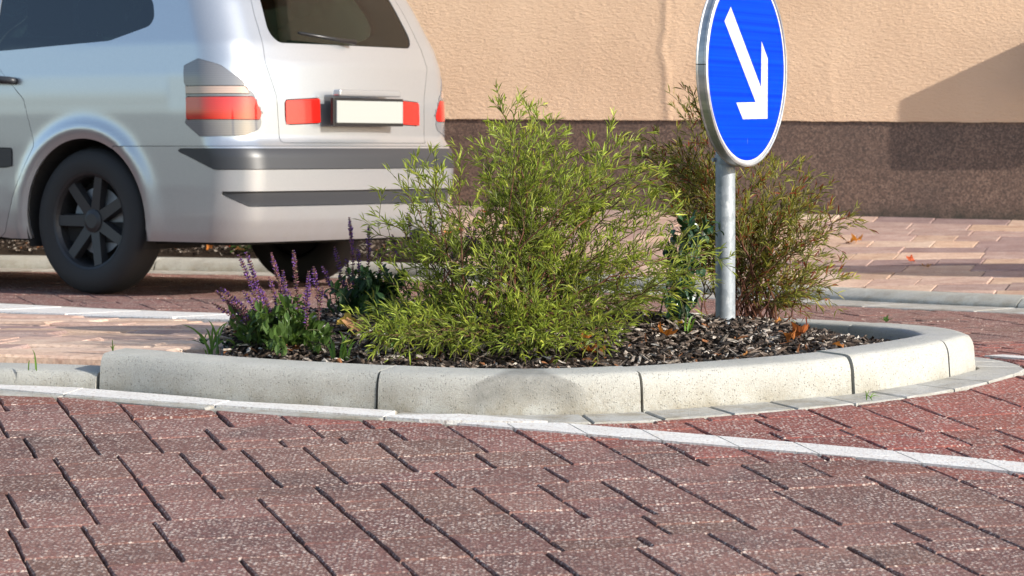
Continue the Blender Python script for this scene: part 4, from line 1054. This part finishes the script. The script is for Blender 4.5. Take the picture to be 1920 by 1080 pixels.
OV = np.array([(0, 0, 0), (-.34, .22, .06), (.34, .22, .06), (0, .25, 0), (-.48, .5, .07), (.48, .5, .07), (0, .52, -.02), (-.32, .78, .02), (.32, .78, .02), (0, .8, -.08), (0, 1, -.2)], float)
OF = np.array([(0, 3, 1), (0, 2, 3), (1, 3, 6), (1, 6, 4), (3, 2, 5), (3, 5, 6), (4, 6, 9), (4, 9, 7), (6, 5, 8), (6, 8, 9), (7, 9, 10), (9, 8, 10)])
def leafy(root, stems, pal, size, n_per, mat, seed, name='foliage', pair=True, w=.5, droop=.0, single=False):
    r = np.random.default_rng(seed); st = MB(); L = []; Ld = []; Lt = []; Ls = []
    pal = np.array(pal)
    for path in stems:
        st.add(*tube(path, np.linspace(.0022, .0010, len(path)), 5), np.array((.09, .10, .04)) * r.uniform(.7, 1.2))
        m = n_per; t = np.linspace(.15, 1, m) + r.normal(0, .02, m); t = np.clip(t, 0, 1); cu = np.linspace(0, 1, len(path))
        for i in range(m):
            p = np.array([np.interp(t[i], cu, path[:, j]) for j in range(3)]); ax = unit(path[-1] - path[-3]); a = r.uniform(0, 6.28)
            for q in (0, math.pi):
                sd = unit(np.cross(ax, [math.cos(a + i * 1.57 + q), math.sin(a + i * 1.57 + q), .1])); d = unit(ax * r.uniform(.1, .7) + sd + [0, 0, r.uniform(-.3, .35) - droop])
                L.append(p); Ld.append(d); Ls.append(size * r.uniform(.6, 1.15) * (1.1 - .35 * t[i])); Lt.append((pal[0] * (1 - t[i]) + pal[1] * t[i]) * r.uniform(.75, 1.25))
    L, Ld, Lt, Ls = map(np.array, (L, Ld, Lt, Ls)); k = len(L)
    ok = L[:, 2] + Ld[:, 2] * Ls > bed_z(L[:, :2]) + .002
    L, Ld, Lt, Ls = L[ok], Ld[ok], Lt[ok], Ls[ok]; k = len(L)
    R_ = frames(Ld, unit(r.normal(0, .3, (k, 3)) + [0, 0, 1])); S_ = np.stack([Ls * w, Ls, Ls * r.uniform(.6, 1.4, k)], 1)
    st.build('stem', M['twig'], root)
    V, Fa, T = scatter(OV, OF, L, R_, S_, Lt)
    tag(mk(name, V, Fa, mat, root, tint=T), kind='stuff')
# glossy dark rose by the post
rb = np.array([(1275 - CX) * 7.55 / F, 7.62, 0]); rb[2] = bed_h(rb[0], rb[1])
rose = thing('rose_bush', tuple(rb), 'dark green glossy-leaved rose bush squeezed between the yellow-green shrub and the post', 'plant')
r = np.random.default_rng(3); stems = []
for x, y in [(1350, 432), (1335, 415), (1305, 405), (1280, 412), (1262, 430), (1325, 440), (1250, 460), (1290, 450), (1320, 500), (1255, 520), (1290, 540), (1310, 560), (1245, 560), (1275, 500), (1300, 470), (1260, 580), (1310, 430), (1295, 425)]:
    tipp = D(x, y, 7.5 + r.normal(0, .05)); b = rb + [*(r.normal(0, .02, 2)), 0]; stems.append(bez(b, b + (tipp - b) * [.2, .2, .7] + [0, 0, .05], tipp, 10))
leafy(rose, stems, [(.012, .038, .014), (.022, .060, .022)], .036, 11, M['gloss'], 4, w=.62)

# purple sages
def floret_parts():
    V = np.array([(0, 0, 0), (.45, .4, .25), (-.45, .4, .25), (0, .45, -.3), (0, 1.1, .15)], float)
    return V, np.array([(0, 1, 2), (0, 3, 1), (0, 2, 3), (1, 4, 2), (1, 3, 4), (2, 4, 3)])
FV, FF = floret_parts()
def sage(base, spikes, leafdef, label, seed, leafpal, leaf_n=26, rad=.10, hgt=.13):
    r = np.random.default_rng(seed); base = np.array(base); base[2] = bed_h(base[0], base[1])
    root = thing('sage_plant', tuple(base), label, 'flower', 'purple sages in the flower bed')
    stems = []
    for (x, y) in leafdef:
        tipp = D(x, y, base[1] + r.normal(0, .07)); b = base + [*(r.normal(0, .03, 2)), 0]; tipp[2] = max(tipp[2], bed_h(tipp[0], tipp[1]) + .01)
        stems.append(bez(b, b + (tipp - b) * [.3, .3, .8] + [0, 0, .02], tipp, 9))
    for _ in range(len(stems)):
        q = stems[r.integers(len(leafdef))][-1] + r.normal(0, .022, 3); q[2] = max(q[2], bed_h(q[0], q[1]) + .012); b = base + [*(r.normal(0, .03, 2)), 0]; stems.append(bez(b, b + (q - b) * [.4, .4, .7] + [0, 0, .015], q, 9))
    if stems: leafy(root, stems, leafpal, .042, 10, M['leaf'], seed + 1, w=.5, droop=.12)
    for (x, y, bl, fr, old) in spikes:
        tipp = D(x, y, base[1] + r.normal(0, .05)); b = base + np.array([(bl - x) * base[1] / F * 0, 0, 0]); b[0] = base[0] + (((bl - CX) * base[1] / F) - base[0]); b[1] += r.normal(0, .03); b[2] = bed_h(b[0], b[1])
        path = bez(b, b + (tipp - b) * [.35, .35, .6], tipp, 14); ln = np.linalg.norm(np.diff(path, axis=0), axis=1).sum()
        sp = MB(); sp.add(*tube(path, np.linspace(.0017, .0008, 14), 5), (.075, .045, .035)); spike_v = sp.build('flower_stem', M['twig'], root)
        cu = np.linspace(0, 1, 14); fr = min(.85, fr * 1.25); m = int(ln * fr / .0072); P = []; Dd = []; T = []; Ss = []
        for i in range(m):
            t = 1 - fr * (i + .3) / m; p = np.array([np.interp(t, cu, path[:, j]) for j in range(3)]); ax = unit(path[-1] - path[-4]) if t > .6 else unit(path[6] - path[3])
            age = i / m; sparse = 1 - .45 * max(0, age - .4)
            for q in range(7):
                if r.random() > sparse: continue
                a = q * .9 + i * .5 + r.uniform(0, .5); x1 = unit(np.cross(ax, [.3, .9, .2])); y1 = np.cross(ax, x1)
                d = unit(ax * r.uniform(.25, .8) + x1 * math.cos(a) + y1 * math.sin(a))
                petal = r.random() < (.52 if not old else .2) * (1 if .05 < age < .75 else .5)
                P.append(p); Dd.append(d); Ss.append((.0088 if petal else .0075) * r.uniform(.8, 1.2) * (.55 + .45 * min(1, age * 5)))
                T.append(np.array((.155, .065, .27) if petal else ((.21, .085, .11) if r.random() < .7 else (.15, .10, .06))) * r.uniform(.7, 1.3))
        P, Dd, T, Ss = map(np.array, (P, Dd, T, Ss)); k = len(P)
        V, Fa, TT = scatter(FV, FF, P, frames(Dd, unit(r.normal(0, 1, (k, 3)))), np.stack([Ss * .62, Ss, Ss * .7], 1), T)
        mk('flower_spike', V, Fa, M['petal'], root, tint=TT)
    return root
s1d = G(535, 655, .08)[1] + .03; s2d = 8.05
X = lambda px, d: (px - CX) * d / F
sage([X(530, s1d), s1d, 0], [(404, 545, 490, .52, 1), (412, 540, 500, .45, 0), (447, 478, 505, .50, 0), (461, 473, 510, .60, 0), (476, 532, 525, .62, 0), (508, 474, 545, .52, 1), (504, 520, 530, .55, 1), (530, 507, 540, .65, 0), (550, 470, 560, .55, 1), (579, 509, 575, .62, 0), (572, 545, 570, .6, 0), (588, 500, 600, .40, 0), (562, 585, 580, .5, 1), (398, 568, 480, .4, 1), (430, 560, 500, .5, 1), (490, 540, 520, .5, 1), (540, 545, 555, .6, 0), (605, 540, 590, .5, 1), (455, 545, 505, .6, 0), (520, 560, 540, .6, 1)],
     [(440, 605), (455, 640), (470, 600), (480, 650), (500, 590), (505, 640), (520, 570), (525, 655), (540, 600), (545, 665), (560, 585), (565, 650), (580, 600), (590, 655), (600, 620), (612, 640), (575, 625), (515, 620), (485, 620), (550, 630), (462, 625), (535, 580), (450, 655), (466, 660), (490, 664), (512, 668), (535, 670), (555, 668), (578, 664), (600, 652), (615, 650), (440, 648), (500, 655), (545, 655), (590, 640), (520, 645), (475, 640)],
     'purple sage in bloom at the end of the bed, its spikes leaning over the crossing', 21, [(.040, .075, .018), (.095, .165, .04)])
sage([X(690, s2d), s2d, 0], [(655, 408, 668, .42, 0), (692, 423, 690, .40, 0), (627, 463, 650, .42, 0), (604, 500, 640, .45, 0), (649, 483, 660, .4, 1), (609, 520, 650, .4, 1), (715, 470, 710, .4, 1), (670, 465, 680, .4, 0), (640, 520, 665, .45, 0), (660, 500, 670, .45, 1), (597, 545, 645, .4, 0)],
     [(612, 590), (620, 560), (640, 530), (655, 515), (670, 540), (685, 510), (700, 530), (720, 520), (740, 530), (760, 525), (780, 540), (640, 580), (660, 590), (690, 580), (720, 590), (750, 580), (625, 605), (675, 560), (705, 555), (735, 555), (765, 560), (650, 555)],
     'purple sage with dark bushy leaves between the small flowering sage and the big shrub', 31, [(.016, .040, .014), (.040, .085, .03)])
sage([X(835, s2d + .1), s2d + .1, 0], [(764, 400, 790, .3, 0), (806, 408, 815, .3, 0), (880, 415, 870, .32, 0), (892, 428, 880, .3, 0), (735, 440, 770, .3, 1), (850, 440, 850, .3, 1)], [(800, 560), (840, 540), (880, 560), (820, 590), (860, 580)],
     'purple sage half hidden behind the yellow-green shrub, thin dark spikes against the paving', 41, [(.016, .040, .014), (.040, .085, .03)])

# grass and small weeds
def tuft(px, py, h, tips, label, name='grass_tuft', cat='grass', seed=1, zf=None, col=(.13, .24, .04), w=.003):
    r = np.random.default_rng(seed); g = G(px, py, h); root = MB()
    for x, y in tips:
        tipp = D(x, y, g[1] + r.normal(0, .03)); b = g + [r.normal(0, .008), r.normal(0, .01), -.005]; path = bez(b, b + (tipp - b) * [.25, .25, .75] + [0, 0, .01], tipp, 7)
        sd = unit(np.cross(unit(tipp - b), [r.normal(0, .6), -1, .1])) * w; wd = np.array([.8, 1, 1, .9, .7, .45, .05])[:, None]
        V = np.concatenate([path - sd * wd, path + sd * wd]); root.add(V, [(i, i + 1, 7 + i + 1, 7 + i) for i in range(6)], np.array(col) * r.uniform(.7, 1.35))
    return tag(root.build(name, M['leaf'], center=True), label, cat)
tuft(395, 660, .06, [(368, 622), (375, 640), (340, 608), (385, 615), (400, 610), (412, 618), (425, 605), (405, 640), (432, 600), (420, 630), (380, 655), (390, 600), (450, 632)], 'grass tuft at the end of the bed beside the flowering sage', seed=2)
tuft(640, 672, .08, [(617, 628), (625, 640), (650, 628), (660, 625), (635, 620), (668, 640), (646, 650), (612, 650)], 'thin grass tuft in the bark near the fallen yellow leaf', seed=3)
tuft(735, 650, .09, [(715, 590), (725, 600), (740, 585), (755, 600), (765, 610), (745, 620), (705, 610), (732, 580), (722, 620), (760, 585)], 'grass tuft at the foot of the leaning shrub', seed=4, col=(.08, .17, .025))
tuft(1292, 622, .10, [(1288, 590), (1300, 592), (1284, 600), (1296, 610), (1306, 598)], 'single sprig of grass in the bark just before the sign post', seed=5)
tuft(61, 690, .047, [(60, 655), (64, 670), (56, 676)], 'small weed in a joint of the refuge paving near the low kerb', 'weed', 'weed', 6, w=.0016)
tuft(210, 660, .047, [(210, 636), (216, 648), (205, 650)], 'small weed in a joint of the refuge paving by the first raised kerb stone', 'weed', 'weed', 7, w=.0016)
tuft(1632, 746, .004, [(1622, 734), (1634, 731), (1645, 738), (1650, 744), (1616, 742)], 'tiny grass growing between the kerb stones and the gutter slabs', 'weed', 'weed', 8, w=.0012)
tuft(1275, 508, .10, [(1270, 500)], 'dry grass stalk', 'dry_stalk', 'grass', 9, col=(.25, .2, .1)) if False else None
def seedling(px, py, h, size, label, seed, col=(.09, .18, .04)):
    r = np.random.default_rng(seed); g = G(px, py, h); ds = unit(np.array([(-1, -.2, .55), (1, -.3, .5), (.1, -.9, .5), (-.2, .8, .7), (.3, .1, 1)]) + r.normal(0, .15, (5, 3)))
    k = 5; V, Fa, T = scatter(OV, OF, np.tile(g, (k, 1)) + [0, 0, .012], frames(ds, np.tile([0, 0, 1.0], (k, 1))), np.stack([np.full(k, size * .6), np.full(k, size), np.full(k, size * .6)], 1), np.array(col) * r.uniform(.8, 1.2, (k, 1)))
    return tag(mk('seedling', V, Fa, M['leaf'], tint=T, center=True), label, 'seedling')
seedling(1662, 612, .075, .022, 'tiny green seedling inside the rounded nose of the kerb', 1)
seedling(382, 655, .06, .034, 'broad-leaved seedling at the foot of the grass tuft by the crossing', 2, (.05, .12, .03))
seedling(425, 658, .06, .030, 'broad-leaved seedling between the grass tuft and the flowering sage', 3, (.04, .10, .03))

# fallen leaves
def fallen(p, size, col, label, seed, curl=.5, yaw=None, tilt=.2, group='fallen autumn leaves'):
    r = np.random.default_rng(seed); n = 26; a = np.linspace(0, 2 * math.pi, n, endpoint=False)
    rad = .72 + .13 * np.cos(a * 5 + .4) * (np.abs(a - math.pi) < 2.6) + r.uniform(-.08, .08, n); rad *= np.where(np.abs(a - math.pi) < .35, .55, 1)
    V = [(0, 0, 0)]
    for f in (.5, 1): V += [(f * rad[i] * math.cos(a[i]), f * rad[i] * .78 * math.sin(a[i]), 0) for i in range(n)]
    V = np.array(V); V[:, 2] = curl * (V[:, 1] ** 2) * 1.3 + curl * .7 * V[:, 0] ** 2 * np.sin(V[:, 0] * 3 + seed) + .07 * np.sin(np.arctan2(V[:, 1], V[:, 0]) * 7 + seed) * np.hypot(V[:, 0], V[:, 1])
    Fc = [(0, 1 + i, 1 + (i + 1) % n) for i in range(n)] + [(1 + i, 1 + n + i, 1 + n + (i + 1) % n, 1 + (i + 1) % n) for i in range(n)]
    yaw = r.uniform(0, 6.28) if yaw is None else yaw
    d = np.array([[math.cos(yaw), math.sin(yaw), r.normal(0, tilt)]]); Rm = frames(d, np.array([[r.normal(0, tilt), r.normal(0, tilt), 1]]))[0]
    V = (Rm @ (V * size).T).T; V[:, 2] -= V[:, 2].min(); V += p
    k = len(V); T = np.array(col) * (1 + r.normal(0, .12, (k, 1)))
    sv, sf = tube(bez(p + Rm @ np.array([0, -.5 * size * 0, 0]) + [0, 0, .004], p + Rm @ np.array([0, -.6, .1]) * size, p + Rm @ np.array([.1, -1.1, .2]) * size, 5), size * .02, 4)
    m = MB(); m.add(V, Fc, T); m.add(sv, sf, np.array(col) * .6)
    return tag(m.build('fallen_leaf', M['dry'], smooth=False, center=True), label, 'leaf', group)
def on_pave(px, py):
    a, b = 8.0, 22.0
    for _ in range(40):
        d = .5 * (a + b); x = (px - CX) * d / F; y = YH + (H - float(zs(np.array([[x, d]]))[0])) * F / d
        if y > py: a = d
        else: b = d
    return np.array([x, d, float(zs(np.array([[x, d]]))[0]) + .002])
OR = (.50, .17, .03); BR = (.24, .075, .02); YE = (.62, .42, .05); RD = (.42, .075, .02); TA = (.42, .22, .10)
fallen(on_pave(1606, 457), .046, (.62, .26, .04), 'large curled orange leaf on the tan paving past the reddish shrub', 1, 1.3, .4, .1)
fallen(on_pave(1590, 457), .02, BR, 'small brown leaf tip touching the large curled orange leaf', 2, .3)
fallen(on_pave(1708, 493), .030, RD, 'rust red leaf standing on edge in the shadow on the tan paving', 3, 1.4, 1.9, .5)
fallen(on_pave(1737, 501), .033, TA, 'pale tan leaf lying beside the rust red leaf on the paving', 4, .7, .2, .1)
fallen(G(1247, 629, .105), .040, (.42, .15, .03), 'curled orange-brown leaf on the bark left of the sign post', 5, 1.2, .3)
fallen(G(1284, 612, .105), .030, YE, 'small yellow leaf on the bark at the foot of the sign post', 6, .5)
fallen(G(652, 622, .095) + [0, 0, .005], .034, (.52, .34, .05), 'yellow and brown leaf caught under the shrub beside the dark sage', 7, 1.1, .9, .5)
fallen(G(665, 632, .09), .050, (.36, .19, .09), 'tan brown leaf under the yellow leaf near the dark sage', 8, .7, .1, .3)
fallen(G(962, 622, .09) + [0, -.25, .02], .045, (.33, .13, .04), 'brown leaf hanging low inside the yellow-green shrub', 9, .9, 1.2, .7)
fallen(G(1112, 663, .085), .046, (.36, .12, .03), 'rust brown leaf at the foot of the yellow-green shrub by the kerb', 10, .9, .5, .4)
fallen(G(1095, 655, .085) + [0, 0, .02], .030, (.42, .15, .03), 'small orange leaf lying on the rust brown leaf under the shrub', 11, .9)
fallen(G(1500, 636, .09), .040, (.34, .10, .03), 'crumpled red-brown leaf in the middle of the open bark', 12, 1.2, .6, .3)
fallen(G(1484, 642, .09), .028, (.40, .14, .04), 'small orange-brown leaf next to the crumpled red-brown leaf on the bark', 13, 1)
fallen(G(1572, 652, .08), .020, (.5, .2, .06), 'small orange leaf scrap on the bark close to the inner kerb edge', 14, .8)
fallen(G(1458, 607, .095), .018, (.55, .25, .07), 'tiny orange leaf scrap upright on the bark behind the post', 15, .8, None, .8)
fallen(G(438, 662, .07), .022, (.30, .12, .05), 'small brown leaf stuck between kerb and sage', 16, .8, None, .8)
fallen(G(1395, 668, .08), .018, (.42, .2, .07), 'tan leaf scrap on the bark below the post', 17, .8)
rr = np.random.default_rng(77); fl_px = [(48, 498), (842, 440), (858, 432), (875, 425), (895, 418), (905, 424), (815, 448), (670, 470), (678, 478), (905, 385), (865, 440), (960, 380), (1040, 385)]
fallen(G(50, 497), .035, (.5, .1, .02), 'orange-red leaf in the gutter of the far kerb ahead of the rear wheel', 20, 1.0)
for i, (x, y, sz, c, lb) in enumerate([(842, 440, .036, OR, 'flat orange leaf on the paving left of the thin purple spikes'), (862, 433, .03, RD, 'dark red leaf on the paving touching the flat orange leaf'), (897, 420, .045, OR, 'bright orange leaf on the paving just right of the thin purple spikes'),
        (908, 404, .035, RD, 'red leaf on the paving above the bright orange leaf behind the shrub'), (815, 450, .03, BR, 'brown leaf on the paving showing between the leaning shrub twigs'), (965, 383, .04, OR, 'orange leaf at the foot of the granite base behind the shrub')]):
    fallen(on_pave(x, y), sz, c, lb, 30 + i, rr.uniform(.5, 1.2))
def strip_at(px, off):
    x0 = (px - CX) * 14.3 / F; l0 = KB.nearest(np.array([[x0, 14.2]]))[0][0]; q = KB.at(l0, off); return np.array([q[0], q[1], float(zs(q[None])[0]) + .03])
for i, (px, off, c, lb) in enumerate([(322, .50, OR, 'orange leaf on the far bark strip close behind the rear wheel'), (352, .56, RD, 'red leaf on the far bark strip above the leaning purple spikes'), (385, .50, TA, 'tan leaf on the far bark strip between the red leaf and the green weed'),
        (425, .52, RD, 'small red leaf on the far bark strip right of the green weeds'), (470, .55, OR, 'orange leaf on the far bark strip in the shade of the bumper'), (85, .5, OR, 'orange leaf on the far bark strip in front of the rear wheel'), (20, .52, BR, 'brown leaf on the far bark strip under the car door')]):
    fallen(strip_at(px, off), .036, c, lb, 50 + i, .8, tilt=.4)
wm = MB()
for i, px in enumerate((372, 408, 150, 60)):
    p = strip_at(px, .54); n_ = 18; r = np.random.default_rng(90 + i)
    ds = unit(r.normal(0, .8, (n_, 3)) + [0, 0, .5]); V, Fa, T = scatter(OV, OF, p + r.normal(0, .03, (n_, 3)) * [1, 1, .3], frames(ds, np.tile([0, 0, 1.0], (n_, 1))), np.tile([.022, .04, .02], (n_, 1)), np.array((.05, .10, .025)) * r.uniform(.7, 1.4, (n_, 1)))
    wm.add(V, Fa, T)
tag(wm.build('ground_cover', M['leaf']), kind='stuff')
